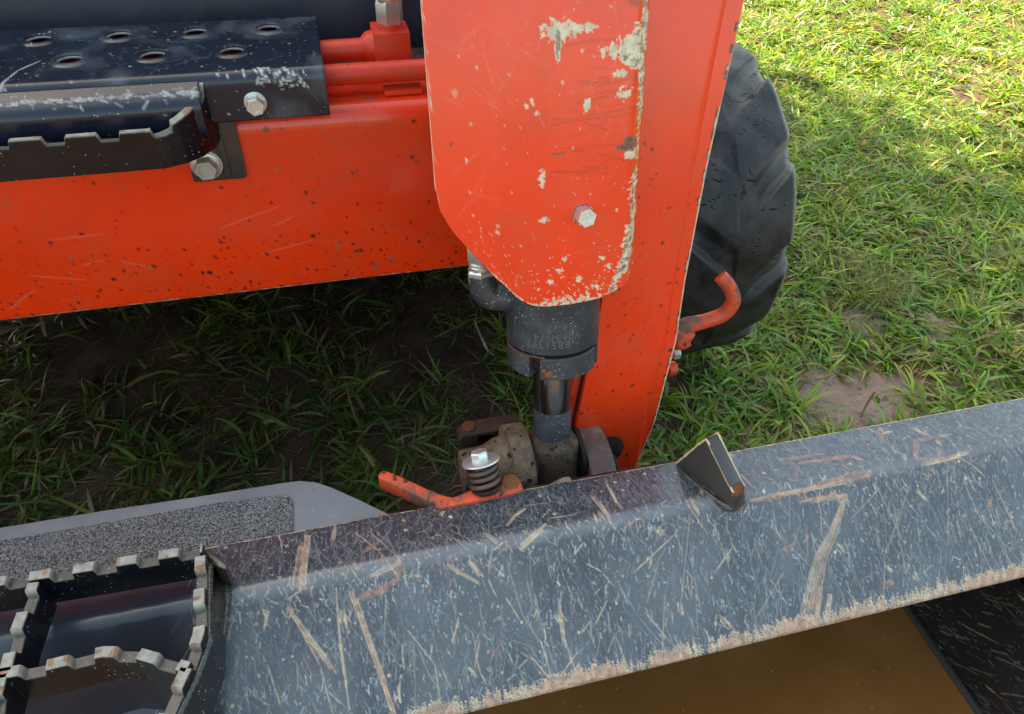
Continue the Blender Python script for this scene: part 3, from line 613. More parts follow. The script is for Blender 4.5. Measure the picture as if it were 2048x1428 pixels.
lathe('rod_wiped_band', A0, ED, [(.0231, tv(900, .0228)), (.0231, t_r1)], M_CYL, cyl, 64)
t_c = tv(911, .033)
lathe('rod_collar', A0, ED, [(.034, t_c-.006), (.0335, t_c), (.0315, t_c+.002), (.0262, t_c+.004), (.0245, t_c+.007), (.0233, t_c+.010)], M_DIRT, cyl, 48, 60)
lathe('rod_eye_block', A0, ED, [(.030, t_c-.13), (.034, t_c-.10), (.0345, t_c-.05), (.034, t_c-.006), (.02, t_c-.006)], M_DIRT, cyl, 48)
# elbow and hose fitting
p1 = pl(1008, 592, -.005); p2 = pl(968, 585, -.005); p3 = pl(962, 560, -.005)
elb = sweep('hose_elbow', [pl(1050, 600, -.005), p1, pl(985, 592, -.005), pl(969, 580, -.005), pl(963, 558, -.005), pl(962, 548, -.005)], [.0165, .0165, .0155, .0155, .015, .015], M_CYL, cyl, 24, 8)
f0 = pl(962, 560, -.005)
lathe('hex_fitting', f0, ED, [(.0145, .0), (.0150, .001), (.0150, .011), (.013, .013)], M_ZINC, elb, 6, 25, rot=.35)
lathe('fitting_ring', f0, ED, [(.011, .011), (.0125, .014), (.0125, .017), (.0115, .018), (.0125, .020), (.011, .023)], M_ZINC, elb, 28)
lathe('hex_nut', f0, ED, [(.0125, .022), (.0135, .024), (.0135, .040), (.012, .043), (.010, .05)], M_ZINC, elb, 6, 25, rot=.1)
lathe('hydraulic_hose', f0, ED, [(.011, .045), (.011, .3)], M_CAB, elb, 20)

# ---- lower pivot: ears, hub, pin
PY, PZ = A0[1]+ED[1]*(t_c-.028), A0[2]+ED[2]*(t_c-.028)
def ear(name, x_a, x_b, R_, mat, fwd=.05, c=None):
    PY, PZ = c or (globals()['PY'], globals()['PZ'])
    pts = [(PY+R_*cos(a), PZ+R_*sin(a)) for a in np.linspace(pi*.96, -.1, 22)]
    pts = [(PY-R_*.98-fwd*.25, PZ-.16)]+pts+[(PY+R_*.9, PZ-.16)]
    return extrude_poly(name, [(x_a, a, b) for a, b in pts], (x_b-x_a, 0, 0), mat, LD, .0025)
ear('clevis_ear', .254, .287, .066, M_EAR, c=(.545, .578)); ear('clevis_ear', .158, .184, .050, M_DIRT)
hub = lathe('pivot_hub', (.10, PY, PZ), EX, [(.026, 0), (.028, .004), (.029, .03), (.036, .045), (.038, .062)], M_DIRT, LD, 40)
bolt('hub_bolt', (.118, PY-.032, PZ-.012), (.25, -1, .3), .010, .0075, .006, parent=hub, mark=False)
blk = extrude_poly('pivot_block', [hy(*p, .60) for p in ((918, 882), (928, 872), (985, 866), (998, 878), (1000, 935), (925, 940))], (0, .022, 0), M_DIRTD, LD, .003)
lathe('rusty_bolt', hy(938, 868, .615), (0, 0, 1), [(.010, 0), (.010, .004), (.0085, .005), (.0085, .010), (.0095, .011), (.0095, .016), (.007, .018)], M_RUST, blk, 12)
box('pivot_crossbar', (.13, .60, PZ-.012), (.19, .625, PZ+.008), M_DIRTD, blk, .002)
lathe('grease_nipple', (.135, PY-.030, PZ+.010), (0, -.8, .6), [(.004, 0), (.004, .004), (.0022, .005), (.0028, .008), (.0012, .010)], M_ZINC, hub, 10)
lathe('pin_washer', (.186, PY, PZ), EX, [(.034, 0), (.034, .004), (.028, .005)], M_DIRTD, hub, 32)
lathe('pin_washer', (.246, PY, PZ), EX, [(.028, 0), (.034, .001), (.034, .006)], M_DIRTD, hub, 32)
lathe('pivot_pin', (.285, PY-.008, PZ-.04), EX, [(.024, 0), (.024, .016), (.021, .019), (0, .019)], M_DIRTD, hub, 28)
# coupler frame plates below (mostly hidden by the rail), enlarged to block light
cp_ = box('coupler_frame', (-1.0, .475, .10), (.42, .50, .64), M_DIRTD, LD, .004)
zR = .692
yB = hz(1100, 1060, zR)[1]; Bp = np.array([0, yB, zR]); Tn = np.array([0, sin(radians(11)), cos(radians(11))]); YA, ZA = hplane(1100, 968, Bp, Tn)[1:]
nb_ = extrude_poly('pivot_stop', [hz(*p, ZA-.008) for p in ((1107, 962), (1125, 953), (1140, 951), (1152, 978), (1144, 992), (1088, 992), (1090, 975))], (0, 0, -.03), M_EAR, LD, .003)
lathe('weathered_nut', hz(1021, 975, ZA-.004), (0, 0, 1), [(.012, 0), (.012, .009), (.0105, .011)], M_RUST, LD, 6)
# ---- lock lever, spring
zl = ZA+.006
out = [(766, 938), (812, 957), (850, 975), (887, 990), (905, 994), (922, 988), (934, 982), (960, 974), (993, 966), (1018, 958), (1034, 957), (1044, 968), (1050, 984), (993, 992), (943, 1004), (880, 1016), (852, 1000), (800, 976), (757, 956), (756, 948)]
lev = extrude_poly('lock_lever', [hz(*p, zl) for p in out], (0, 0, -.020), M_ORANGE_W, LD, .003)
sc_ = hz(972, 970, zl+.004); sa_, sb_, sx_ = frame((-.10, .52, .84)); sp = []
for i in range(3*26+1):
    f = i/78; a = f*3*2*pi+1.0; R_ = .0153+.0006*sin(a*.5); sp.append(sc_+R_*(sa_*cos(a)+sb_*sin(a))+sx_*(f*.0235))
sweep('coil_spring', sp, .0031, M_SPRING, lev, 12, 1, 0, False)
lathe('spring_washer', sc_+sx_*.0275, sx_, [(.0205, 0), (.0212, .001), (.0208, .0026), (.019, .0032), (0, .0032)], M_ZINC, lev, 40)
lathe('lever_bolt', sc_+sx_*.030, sx_, [(.0100, 0), (.0100, .0085), (.0088, .0105), (0, .0105)], M_ZINC, lev, 6, 25, rot=.3)
lathe('spring_seat', sc_-sx_*.002, sx_, [(.013, -.006), (.017, -.002), (.017, .001), (0, .001)], M_DIRTD, lev, 24)
# ---- coupler top plate on the left with grip pad
zc = ZA-.005
out = [(-160, 1079), (0, 1055), (200, 1022), (400, 992), (560, 966), (598, 961), (632, 964), (662, 974), (720, 1000), (790, 1034), (840, 1060), (800, 1110), (600, 1130), (300, 1180), (-160, 1250)]
cpl = extrude_poly('coupler_plate', [hz(*p, zc) for p in out], (0, 0, -.010), M_GREY, LD, .0015)
out = [(-160, 1120), (0, 1081), (250, 1038), (430, 1006), (560, 990), (578, 991), (586, 1003), (588, 1092), (300, 1150), (-160, 1220)]
extrude_poly('grip_pad', [hz(*p, zc+.0022) for p in out], (0, 0, -.0020), M_PAD, cpl, .0006)

# ---- perforated step
ZS = 1.034; YS = .783
hole_px = [(538, 60), (390, 68), (238, 76), (78, 86), (465, 104), (310, 115), (148, 126), (-5, 135)]
HL = np.array([hz(*p, ZS+.002)[:2] for p in hole_px])
rowA = HL[:4, 1].mean(); rowB = HL[4:, 1].mean(); HL[:4, 1] = rowA; HL[4:, 1] = rowB
dx_ = (HL[0, 0]-HL[3, 0])/3; HL = np.array([(HL[0, 0]-dx_*i, rowA) for i in range(8)]+[(HL[4, 0]-dx_*i, rowB) for i in range(8)])
xr_ = hz(632, 38, ZS)[0]; yb = hz(300, 54, ZS)[1]; HR = .0135; RS = .0013
xs = np.arange(-.95, xr_, RS); xs[-1] = xr_
prof = fillet([(yb, ZS-.03), (yb, ZS), (YS, ZS), (YS, ZS-.047)], [0, .003, .010, 0], 8); pr, s_ = resample(prof, RS)
P = np.zeros((len(xs), len(pr), 3)); P[..., 0] = xs[:, None]; P[..., 1] = pr[None, :, 0]; P[..., 2] = pr[None, :, 1]
inside = np.zeros(P.shape[:2], bool); flat = (P[..., 2] > ZS-.0005)
for hx_, hy_ in HL:
    dx = P[..., 0]-hx_; dy = P[..., 1]-hy_; d = np.hypot(dx, dy)
    P[..., 2] += np.where(flat, .0026*sst(HR*1.5, HR*1.02, d), 0)
    i_ = flat & (d < HR); inside |= i_
    sn = flat & (d < HR) & (d > HR-RS*1.6); k = np.where(sn, HR/np.maximum(d, 1e-6), 1); P[..., 0] = hx_+dx*k; P[..., 1] = hy_+dy*k
deep = np.zeros_like(inside)
for hx_, hy_ in HL: deep |= flat & (np.hypot(P[..., 0]-hx_, P[..., 1]-hy_) < HR*.97)
keep = ~(deep[:-1, :-1] | deep[1:, :-1] | deep[1:, 1:] | deep[:-1, 1:])
cs = Canvas(xr_+.95+.002, s_[-1], RS, 71); r = np.random.default_rng(9)
sf = s_[-1]-.047   # arc length of the front fold
def su(u, v): p = hz(u, v, ZS); return np.array([p[0]+.95, .03+(yb-p[1])])
cs.scatter(260, (.3, 1.1), (.03, sf), (.004, .04), (1.2, 1.2), (.0007, .0014), (.15, .7), 2, r); cs.spots(260, (.3, 1.1), (.03, s_[-1]), (.0004, .0011), (.4, .9), 0, r)
for _ in range(26): p = su(r.uniform(430, 620), r.normal(148, 4)); cs.seg(p, p+r.normal(0, .002, 2), .0014, .85, 0, rough=.6)
for _ in range(45): p = su(r.normal(560, 22), r.normal(146, 3)); cs.seg(p, p+[r.uniform(-.004, .004), 0], .002, .9, 0)
cs.path([su(-2, 182), su(40, 148), su(85, 128)], .0014, .8, 0)
cs.a[..., 2] = np.maximum(cs.a[..., 2], sst(.45, .75, cs.big)*.35)
mm = min(cs.m, len(pr)); nn = min(cs.n, len(xs))
step = grid('step_plate', P[:nn, :mm], M_NAVY, LD, cs.a[:nn, :mm], keep=keep[:nn-1, :mm-1], solid=.004)
rim0 = None
a_ = np.linspace(0, 2*pi, 33)[:-1]; V = []; Fc = []
for r_, h_ in ((HR+.0013, .0020), (HR+.0007, .0034), (HR-.0004, .0036), (HR-.0010, .0028), (HR-.0008, .0014), (HR+.0006, .0014)):
    V += [(r_*cos(t), r_*sin(t), h_) for t in a_]
for i in range(5):
    for j in range(32): Fc.append((i*32+j, i*32+(j+1) % 32, i*32+32+(j+1) % 32, i*32+32+j))
M_RIM = painted('worn_hole_rim', (.30, .30, .29), .4, wear=False, dust=.8, dustcol=(.5, .48, .43), metal=.3, chips=(400, .6, .5), chipcol=(.2, .08, .04))
rim0 = mesh('hole_rim', V, Fc, M_RIM, step, True, 50)
for i, (a, b) in enumerate(HL):
    o = rim0 if i == 0 else rim0.copy()
    if i: COL.objects.link(o)
    o.location = (a, b, ZS)
bolt('step_bolt', hy(511, 203, YS-.0005), (0, -1, 0), .0150, .0098, .013, parent=step)
# step pan (lower curved lip), left of the bracket
xp = hy(414, 240, .765)[0]
zt = hy(200, 200, .775)[2]; zt2 = hy(200, 190, .765)[2]; zq = hy(200, 277, .765)[2]
prof = fillet([(.781, hy(200, 178, .78)[2]), (.770, zt+.004), (.757, zt-.004), (.757, zq), (.785, zq-.02)], [0, .01, .012, .02, 0], 8); pr, s_ = resample(prof, .0015)
xs = np.arange(-.95, xp, .0015); P = np.zeros((len(xs), len(pr), 3)); P[..., 0] = xs[:, None]; P[..., 1] = pr[None, :, 0]; P[..., 2] = pr[None, :, 1]
cp = Canvas(xp+.95, s_[-1], .0015, 81); r = np.random.default_rng(10)
cp.scatter(800, (.2, 1), (.0125, .0165), (.002, .008), (.0, .35), (.0008, .0015), (.3, .95), 0, r); cp.scatter(120, (.2, 1), (.004, .022), (.003, .012), (.8, .8), (.0008, .0014), (.3, .8), 0, r); cp.spots(80, (.2, 1), (0, s_[-1]), (.0004, .001), (.4, .8), 0, r)
nn = min(cp.n, len(xs)); mm = min(cp.m, len(pr)); grid('step_pan', P[:nn, :mm], M_NAVY, LD, cp.a[:nn, :mm], solid=.003)

def serrated(name, poly, zt, h, thick, mat, parent, pitch=.037, duty=.45, notch=.008, s0=0, irr=.1, segs=None, topwear=True):
    """upright toothed strip along a plan polyline (list of xy)"""
    pts, s = resample(poly, .0012)
    T_ = np.gradient(pts, axis=0); T_ /= np.linalg.norm(T_, axis=1)[:, None]; Nn = np.stack([T_[:, 1], -T_[:, 0]], 1)
    ph = ((s+s0)/pitch) % 1; hi = sst(0, .025, ph)*sst(duty+.03, duty, ph) if segs is None else segs(s)
    top = zt-notch*(1-hi); zt_ = np.zeros(len(s))
    bands = [(-.5, zt-h), (-.5, None, -.0012), (-.38, None, 0), (.38, None, 0), (.5, None, -.0012), (.5, zt-h)]
    n, m = len(s), 0; rows = []
    def row(off, z): return np.c_[pts+Nn*off*thick, z]
    low = zt-notch-.0025
    rows = [row(-.5, np.full(n, zt-h)), row(-.5, top-.0022), row(-.5, top-.0006), row(-.44, top), row(0, top), row(.44, top), row(.5, top-.0006), row(.5, top-.0022), row(.5, np.full(n, zt-h))]
    P = np.stack(rows, 1); nz = vnoise((n, 9), (max(2, int(s[-1]/.006)), 4), int(abs(s0*1000))+5)
    wv = np.zeros((n, 9, 4), np.float32); tf = (np.array([0, 0, .55, 1, 1, 1, .55, 0, 0]))[None]
    wv[..., 0] = tf*np.clip(.55+.75*hi[:, None]*(.5+nz), 0, 1)*(.55+.45*hi[:, None]); wv[..., 1] = tf*(nz > .72)*.8*hi[:, None]
    if not topwear: wv *= .8
    o = grid(name, P, mat, parent, wv, wrap=True, caps=True, smooth=False)
    return o
# upper toothed strip in front of the pan
ys_ = .735; zst = hy(200, 266, ys_)[2]; hh = zst-hy(200, 345, ys_)[2]
pa = hy(-200, 300, ys_)[:2]; pb = hy(372, 300, ys_)[:2]; pc = hy(408, 285, ys_+.008)[:2]; pd = hy(432, 262, ys_+.024)[:2]; pe = hy(436, 240, ys_+.05)[:2]
def lerp_teeth(s):  # long tooth then regular ones
    q = ((s+.008)/.0485) % 1; return sst(0, .05, q)*sst(.66, .61, q)
cvp = fillet([pa, (-.165, ys_), (-.146, .743), (-.132, .754), (-.121, .771), (-.117, .792)], [0, .03, .01, .01, .01, 0], 6)
stp = serrated('toothed_strip', cvp, zst, hh, .006, M_TOOTH, LD, pitch=.0485, notch=.0075, segs=lerp_teeth)
# raise the curled end of the strip slightly
me = stp.data; V = np.zeros(len(me.vertices)*3); me.vertices.foreach_get('co', V); V = V.reshape(-1, 3)
cond = V[:, 1]-ys_; V[:, 2] += np.where(V[:, 0] > -.17, np.clip(cond, 0, .06)*.55*(V[:, 2] > zst-.02), 0); me.vertices.foreach_set('co', V.ravel())
# bracket bolted to the tube
yb_ = CT_Y-.0055
brk = extrude_poly('step_bracket', [hy(*p, yb_) for p in ((375, 318), (430, 232), (468, 236), (494, 352), (490, 357), (388, 365))], (0, .005, 0), M_BLACK, LD, .001)
extrude_poly('bracket_rib', [hy(*p, yb_-.004) for p in ((428, 260), (440, 258), (462, 352), (450, 354))], (0, .006, 0), M_BLACK, brk, .001)
sb = bolt('bracket_bolt', hy(413, 327, yb_-.0005), (0, -1, 0), .0175, .0125, .013, parent=brk, wash=.004)

# ---- pipes, block, fitting, panel behind
yP = .89
pz1 = hy(700, 148, .835); pz0 = hy(700, 95, yP)
sweep('hydraulic_pipe', [(-.9, .835, pz1[2]+.0), (-.2, .835, pz1[2]), (.15, .835, pz1[2]), (.5, .835, pz1[2])], .0118, M_ORANGE_S, LD, 24, 6)
bc = hy(782, 92, yP)
p_b = sweep('hydraulic_pipe', [(-.9, yP, bc[2]-.004), (-.15, yP+.004, bc[2]-.004), (bc[0]-.055, yP, bc[2]-.002), (bc[0]-.018, yP, bc[2])], [.0115, .0125, .0125, .0125], M_ORANGE_S, LD, 24, 6)
box('gap_light_block', (-1.0, .955, .665), (.4, .963, .9), M_CAB, LD, .002)  # added to close the gap and keep light off the ground
blk2 = box('pipe_block', (bc[0]-.021, yP-.021, bc[2]-.05), (bc[0]+.021, yP+.021, bc[2]+.022), M_ORANGE_S, LD, .0015)
lathe('pipe_flare', (bc[0]-.034, yP, bc[2]), EX, [(.0125, 0), (.0175, .006), (.019, .014)], M_ORANGE_S, blk2, 28)
lathe('pipe_neck', (bc[0]+.001, yP, bc[2]+.022), (0, 0, 1), [(.014, 0), (.014, .006), (.012, .006)], M_ORANGE_S, blk2, 28)
hf = lathe('hex_nut', (bc[0]+.001, yP, bc[2]+.027), (0, 0, 1), [(.0150, 0), (.0160, .002), (.0160, .022), (.0145, .026), (.013, .030)], M_ZINC, blk2, 6, 25, rot=.2)
lathe('hose_ferrule', (bc[0]+.001, yP, bc[2]+.05), (0, 0, 1), [(.013, 0), (.0145, .004), (.0145, .016), (.0138, .017), (.0148, .018), (.0148, .1)], M_ZINC, blk2, 32)
box('clamp_plate', (bc[0]-.018, .82, ztop+.001), (bc[0]+.026, .85, ztop+.006), M_ORANGE_S, LD, .001)
bolt('clamp_bolt', (bc[0]+.005, yP-.026, bc[2]-.035), (0, 0, 1), .013, .008, .006, parent=blk2, mark=False)
box('mount_rail', (-.9, .925, .90), (.4, .965, hy(700, 122, .93)[2]), M_DIRTD, LD, .003)
xs = np.linspace(-1.1, .46, 60); pr = fillet([(1.03, .62), (1.03, .93), (1.10, 1.30), (1.5, 1.36)], [0, .06, .08, 0], 8); pr, _ = resample(pr, .02)
P = np.zeros((60, len(pr), 3)); P[..., 0] = xs[:, None]; P[..., 1] = pr[None, :, 0]; P[..., 2] = pr[None, :, 1]
grid('front_panel', P, M_NAVY_P, LD, solid=.01, flip=True)
# machine body and cab, out of frame above; underbody enlarged to block light
box('chassis', (-1.08, 1.36, .34), (.60, 3.0, .98), M_CAB, LD, .02)
box('underbody_light_block', (-1.08, 1.80, .10), (.60, 3.0, .34), M_CAB, LD, .01)  # added low box that shuts light out from under the machine
box('belly_plate', (-1.08, 1.04, .57), (.44, 1.4, .9), M_CAB, LD, .01)
cabr = box('cab_roof', (-.80, 1.45, 2.0), (.32, 2.75, 2.07), M_CAB, LD, .02)
for a in (-.76, .24):
    for b in (1.5, 2.62): box('cab_post', (a-.03, b, 1.3), (a+.04, b+.07, 2.0), M_CAB, LD, .008)
for a in (-.79, .275): box('cab_side_glass', (a, 1.57, 1.32), (a+.006, 2.62, 2.0), M_GLASS, LD, .001)
box('engine_hood', (-.9, 2.8, .98), (.42, 3.45, 1.5), M_ORANGE_S, LD, .03)
box('lift_arm_upper', (.34, .72, 1.55), (.44, 3.2, 1.7), M_ORANGE_S, LD, .01)
box('lift_arm_upper', (-.96, .72, 1.55), (-.86, 3.2, 1.7), M_ORANGE_S, LD, .01)
box('left_loader_arm', (-1.0, .60, .35), (-.78, .78, 1.7), M_ORANGE_S, LD, .006)

# ---- wheels
def wheel(xo, flipx=1):
    R_, WD = .392, .30; yc, zc_ = 1.465, .385; ns = 900; nw = 130
    s = np.linspace(-1, 1, nw)      # across the section, tread + both sidewalls
    sec = fillet([(-WD*.34, .235), (-WD*.50, .27), (-WD*.515, .33), (-WD*.47, R_-.012), (0, R_), (WD*.47, R_-.012), (WD*.515, .33), (WD*.50, .27), (WD*.34, .235)], [0, .04, .04, .028, .3, .028, .04, .04, 0], 14)
    sp, sl_ = resample(sec, sec_len(sec)/(nw-1)); nw = len(sp)
    th_ = np.linspace(0, 2*pi, ns, endpoint=False); TH, SX = np.meshgrid(th_, sp[:, 0], indexing='ij'); RR = np.repeat(sp[:, 1][None], ns, 0)
    ax_ = np.abs(SX)/(WD*.5); side = np.sign(SX); NL = 11
    ph = (TH*NL/(2*pi)+side*.25+ax_*.55) % 1     # chevron bars
    lug = sst(.0, .05+.10*(1-ax_), ph)*sst(.86, .72, ph)
    shoulder = sst(.30, .345, RR)
    groove = (1-lug)*(.006+.015*sst(.15, .6, ax_)*sst(1.06, .86, ax_))*shoulder
    wob = .0012*np.sin(TH*9+SX*30)+.0008*np.sin(TH*23-SX*50)
    cen = .004*sst(.12, .0, ax_)
    r2 = RR-groove+wob*shoulder-0*cen
    X = xo-flipx*WD*.5+SX*flipx-np.sign(SX)*flipx*(1-lug)*.0015*sst(.8, 1.02, ax_)*sst(.28, .33, RR)
    P = np.stack([X, yc+r2*np.cos(TH), zc_+r2*np.sin(TH)], -1)
    wv = np.zeros((*TH.shape, 4)); e = np.abs(np.gradient(lug, axis=0)); 
    wv[..., 0] = np.clip(sst(.84, .93, ax_)*1.3*sst(.33, .36, RR)+np.clip(e*9, 0, 1)*.5*sst(.3, .9, ax_)+(1-lug)*.25*sst(.3, .8, ax_), 0, 1)*.9
    cr = fbm(TH.shape, (60, 8), 91, 3); wv[..., 1] = ((np.abs(cr-.5) < .006) & (vnoise(TH.shape, (20, 3), 95) > .45))*1.0
    wh = bpy.data.objects.new('wheel', None); wh.location = (xo-flipx*WD/2, yc, zc_); COL.objects.link(wh); wh.parent = LD; wh.matrix_parent_inverse = Matrix.Translation(-LD.location)
    ty = grid('tyre', P.transpose(1, 0, 2), M_RUBBER, wh, wv.transpose(1, 0, 2), wrap=True, flip=(flipx < 0))
    lathe('rim', (xo-flipx*WD/2, yc, zc_), EX, [(.235, -WD*.36), (.225, -WD*.33), (.2, -.05), (.2, .03), (.08, .05), (.08, .09), (0, .09)] if flipx > 0 else [(.235, WD*.36), (.225, WD*.33), (.2, .05), (.2, -.03), (0, -.03)], M_GREY, wh, 48)
    return wh
def sec_len(p): return np.linalg.norm(np.diff(p, axis=0), axis=1).sum()
wheel(.937); wheel(-1.40, -1)

# ================================================================== BUCKET
BK = thing('loader_bucket', (.3, .3, .1), 'black bucket with scratched grey top rail, welded lug and toothed step, holding muddy water', 'bucket')
yB = hz(1100, 1060, zR)[1]; EL = radians(50); nB = np.array([0, -cos(EL), sin(EL)]); tB = np.array([0, -sin(EL), -cos(EL)])
Bp = np.array([0, yB, zR]); Cpt = hplane(1100, 1388, Bp, nB); LF = (Cpt-Bp)@tB; Cy, Cz = (Bp+tB*LF)[1:]
Tn = np.array([0, sin(radians(11)), cos(radians(11))]); YA, ZA = hplane(1100, 968, Bp, Tn)[1:]; LT = np.hypot(YA-yB, ZA-zR); XB0, XB1 = -.52, 1.28; RB = .0009
prof = fillet([(YA-.012, ZA-.12), (YA, ZA-.10), (YA, ZA), (yB, zR), (Cy, Cz), (Cy+.018, Cz-.028), (Cy+.05, Cz-.04)], [0, 0, .004, .020, .007, .01, 0], 12)
pr, s_ = resample(prof, RB)
sA = s_[np.argmin(np.hypot(*(pr-[YA, ZA]).T))]; sB = s_[np.argmin(np.hypot(*(pr-[yB, zR]).T))]; sC = s_[np.argmin(np.hypot(*(pr-[Cy, Cz]).T))]
cb = Canvas(XB1-XB0, s_[-1], RB, 101)
def bu(u, v):
    p = hplane(u, v, Bp, Tn)
    if p[1] > yB-.002: return np.array([p[0]-XB0, sA+(YA-p[1])*(sB-sA)/(YA-yB)])
    p = hplane(u, v, Bp, nB); return np.array([p[0]-XB0, sB+((p-Bp)@tB)*(sC-sB)/LF])
r = np.random.default_rng(12); VX = (.33, XB1-XB0)
# haze of very fine scratches, then mid, then bold ones
cb.scatter(20000, VX, (sA, sC), (.003, .04), (pi/2, .40), (.0003, .0006), (.15, .7), 2, r)
cb.scatter(3200, VX, (sB-.01, sC), (.002, .012), (pi/2, .4), (.0005, .0010), (.4, 1.0), 2, r)
cb.scatter(500, VX, (sB, sC), (.02, .09), (pi/2, .3), (.0003, .0006), (.5, 1.0), 2, r)
cb.scatter(3400, VX, (sA, sB), (.002, .02), (pi/2, .9), (.0003, .0006), (.25, .8), 2, r)
cb.scatter(360, VX, (sA, sC), (.003, .022), (pi/2, .38), (.0005, .0010), (.35, .9), 0, r)
cb.scatter(120, VX, (sB, sC), (.02, .11), (pi/2, .26), (.0004, .0008), (.4, .9), 0, r)
cb.scatter(46, VX, (sB, sC), (.012, .045), (pi/2, .5), (.0007, .0013), (.6, 1), 0, r)
for _ in range(50):
    p = np.array([r.uniform(*VX), r.uniform(sA+.005, sC-.02)]); t_ = r.normal(pi/2, .5); l_ = r.uniform(.006, .022); c_ = 0 if r.random() < .7 else 1
    for k in range(r.integers(3, 7)):
        o = r.normal(0, .002, 2); a_ = t_+r.normal(0, .12); cb.seg(p+o, p+o+l_*r.uniform(.5, 1)*np.array([cos(a_), sin(a_)]), r.uniform(.0006, .0012), r.uniform(.5, 1), c_, rough=.6)
cb.spots(450, VX, (sA, sC), (.0003, .0009), (.4, .9), 2, r); cb.spots(700, VX, (sA, sC), (.0004, .0013), (.5, 1), 0, r); cb.spots(40, VX, (sA, sC), (.001, .003), (.6, .95), 1, r)
cb.scatter(620, VX, (sB-.008, sB+.026), (.003, .013), (pi/2, .7), (.0005, .0012), (.3, .9), 0, r)
cb.scatter(160, VX, (sB-.02, sB+.03), (.003, .015), (pi/2, .8), (.0007, .0015), (.4, .9), 1, r)
def S_(pts, w_, ch=0, val=.92, **k):
    q = np.array([bu(*p) for p in pts]); W_ = w_*.00052
    if w_ <= 5: return cb.path(q, max(W_*.38, .0006), val*.9, ch, **k)
    d = q[-1]-q[0]; Ln = np.linalg.norm(d); nn_ = np.array([-d[1], d[0]])/max(Ln, 1e-6)
    qq, _s = resample(q, max(Ln/14, .003)); n_ = len(qq)
    cb.path(qq, W_*(.2 if ch == 0 else .5), val*.6, ch, rough=.9, taper=False)
    for i in range(int(w_*.55)+2):
        o = r.uniform(-.5, .5); a = int(n_*r.uniform(0, .35)); b = int(n_*r.uniform(.6, 1))+1; tl = r.uniform(-.15, .15)
        if b-a < 2: continue
        oo = (o+tl*np.linspace(-1, 1, b-a))*W_
        cb.path(qq[a:b]+nn_*oo[:, None]*1.0, r.uniform(.0006, .0013), val*r.uniform(.4, 1), ch, rough=.5, taper=False)
S_([(612, 1072), (604, 1120), (600, 1178)], 24, 0); S_([(606, 1090), (600, 1170)], 16, 1, .8)
S_([(703, 1180), (730, 1260), (760, 1345), (790, 1440)], 11, 0); S_([(705, 1185), (740, 1290), (790, 1430)], 8, 1, .75)
S_([(672, 1175), (682, 1290), (700, 1420)], 6, 0); S_([(575, 1215), (615, 1270), (672, 1345)], 8, 0); S_([(590, 1240), (640, 1330), (665, 1428)], 4, 0); S_([(600, 1250), (625, 1300), (668, 1342)], 6, 1, .6)
S_([(772, 1190), (768, 1300), (764, 1350)], 3, 0); S_([(815, 1260), (870, 1330), (880, 1400)], 4, 0); S_([(838, 1300), (856, 1345), (880, 1385)], 3, 0); S_([(1015, 1130), (1045, 1230), (1090, 1300), (1105, 1370)], 3, 0)
S_([(1118, 1210), (1130, 1290)], 8, 0); S_([(1120, 1215), (1133, 1290)], 4, 1, .7); S_([(1132, 1290), (1150, 1340)], 4, 0); S_([(960, 1280), (950, 1335)], 5, 0); S_([(1190, 1250), (1215, 1200)], 5, 0)
S_([(1268, 1145), (1350, 1068)], 5, 0); S_([(1360, 1225), (1380, 1030)], 3, 0); S_([(1290, 1225), (1340, 1285)], 4, 0); S_([(1060, 1310), (1100, 1360)], 4, 0); S_([(1110, 1370), (1155, 1305)], 5, 0); S_([(1080, 1280), (1108, 1370)], 4, 0)
S_([(1182, 985), (1200, 1010), (1222, 1042)], 9, 0); S_([(1210, 960), (1235, 1005), (1245, 1018)], 7, 0); S_([(1092, 1048), (1070, 1070), (1040, 1098)], 12, 0); S_([(1050, 1018), (1030, 1032), (1015, 1052)], 8, 0); S_([(1048, 1012), (1095, 1006)], 3, 0)
S_([(1095, 1038), (1150, 1030)], 4, 0); S_([(905, 1075), (935, 1100)], 3, 0); S_([(970, 1068), (995, 1085)], 8, 0); S_([(710, 1065), (760, 1105), (800, 1160)], 4, 0); S_([(735, 1060), (810, 1130)], 3, 0)
S_([(725, 1105), (750, 1090), (758, 1085)], 8, 1, .8); S_([(780, 1118), (800, 1130), (790, 1160), (745, 1185), (722, 1195)], 12, 1, .8); S_([(740, 1150), (800, 1120)], 14, 0, .7); S_([(720, 1190), (780, 1175)], 16, 1, .7)
S_([(895, 1130), (960, 1168)], 6, 0); S_([(895, 1130), (935, 1150)], 5, 1, .6); S_([(940, 1120), (960, 1150)], 10, 0)
# figures on the right: bars, the big slanting mark and the small comb mark
S_([(1557, 920), (1655, 907)], 9, 1, .95); S_([(1598, 928), (1700, 912), (1745, 928)], 9, 1, .95); S_([(1590, 935), (1618, 958)], 5, 1, .7)
S_([(1500, 1002), (1610, 982), (1640, 970)], 10, 1, .9); S_([(1635, 968), (1742, 945)], 18, 1, .95); S_([(1500, 1000), (1740, 950)], 12, 0, .8)
S_([(1612, 1000), (1690, 992)], 14, 1, .9); S_([(1600, 1003), (1694, 990)], 12, 0, .8)
for k in range(16):
    o = r.uniform(-14, 14); S_([(1690+o*.3, 996), (1668+o*.7, 1060), (1640+o*1.1, 1120), (1615+o*1.4, 1240)], r.uniform(2, 5), 0, r.uniform(.5, .95))
S_([(1688, 1000), (1662, 1080), (1640, 1150), (1618, 1240)], 12, 1, .6); S_([(1640, 1175), (1632, 1245)], 14, 0, .8); S_([(1640, 1180), (1636, 1230)], 8, 1, .6)
S_([(1708, 1195), (1715, 1235)], 8, 0, .8); S_([(1660, 1190), (1655, 1240)], 10, 0, .8)
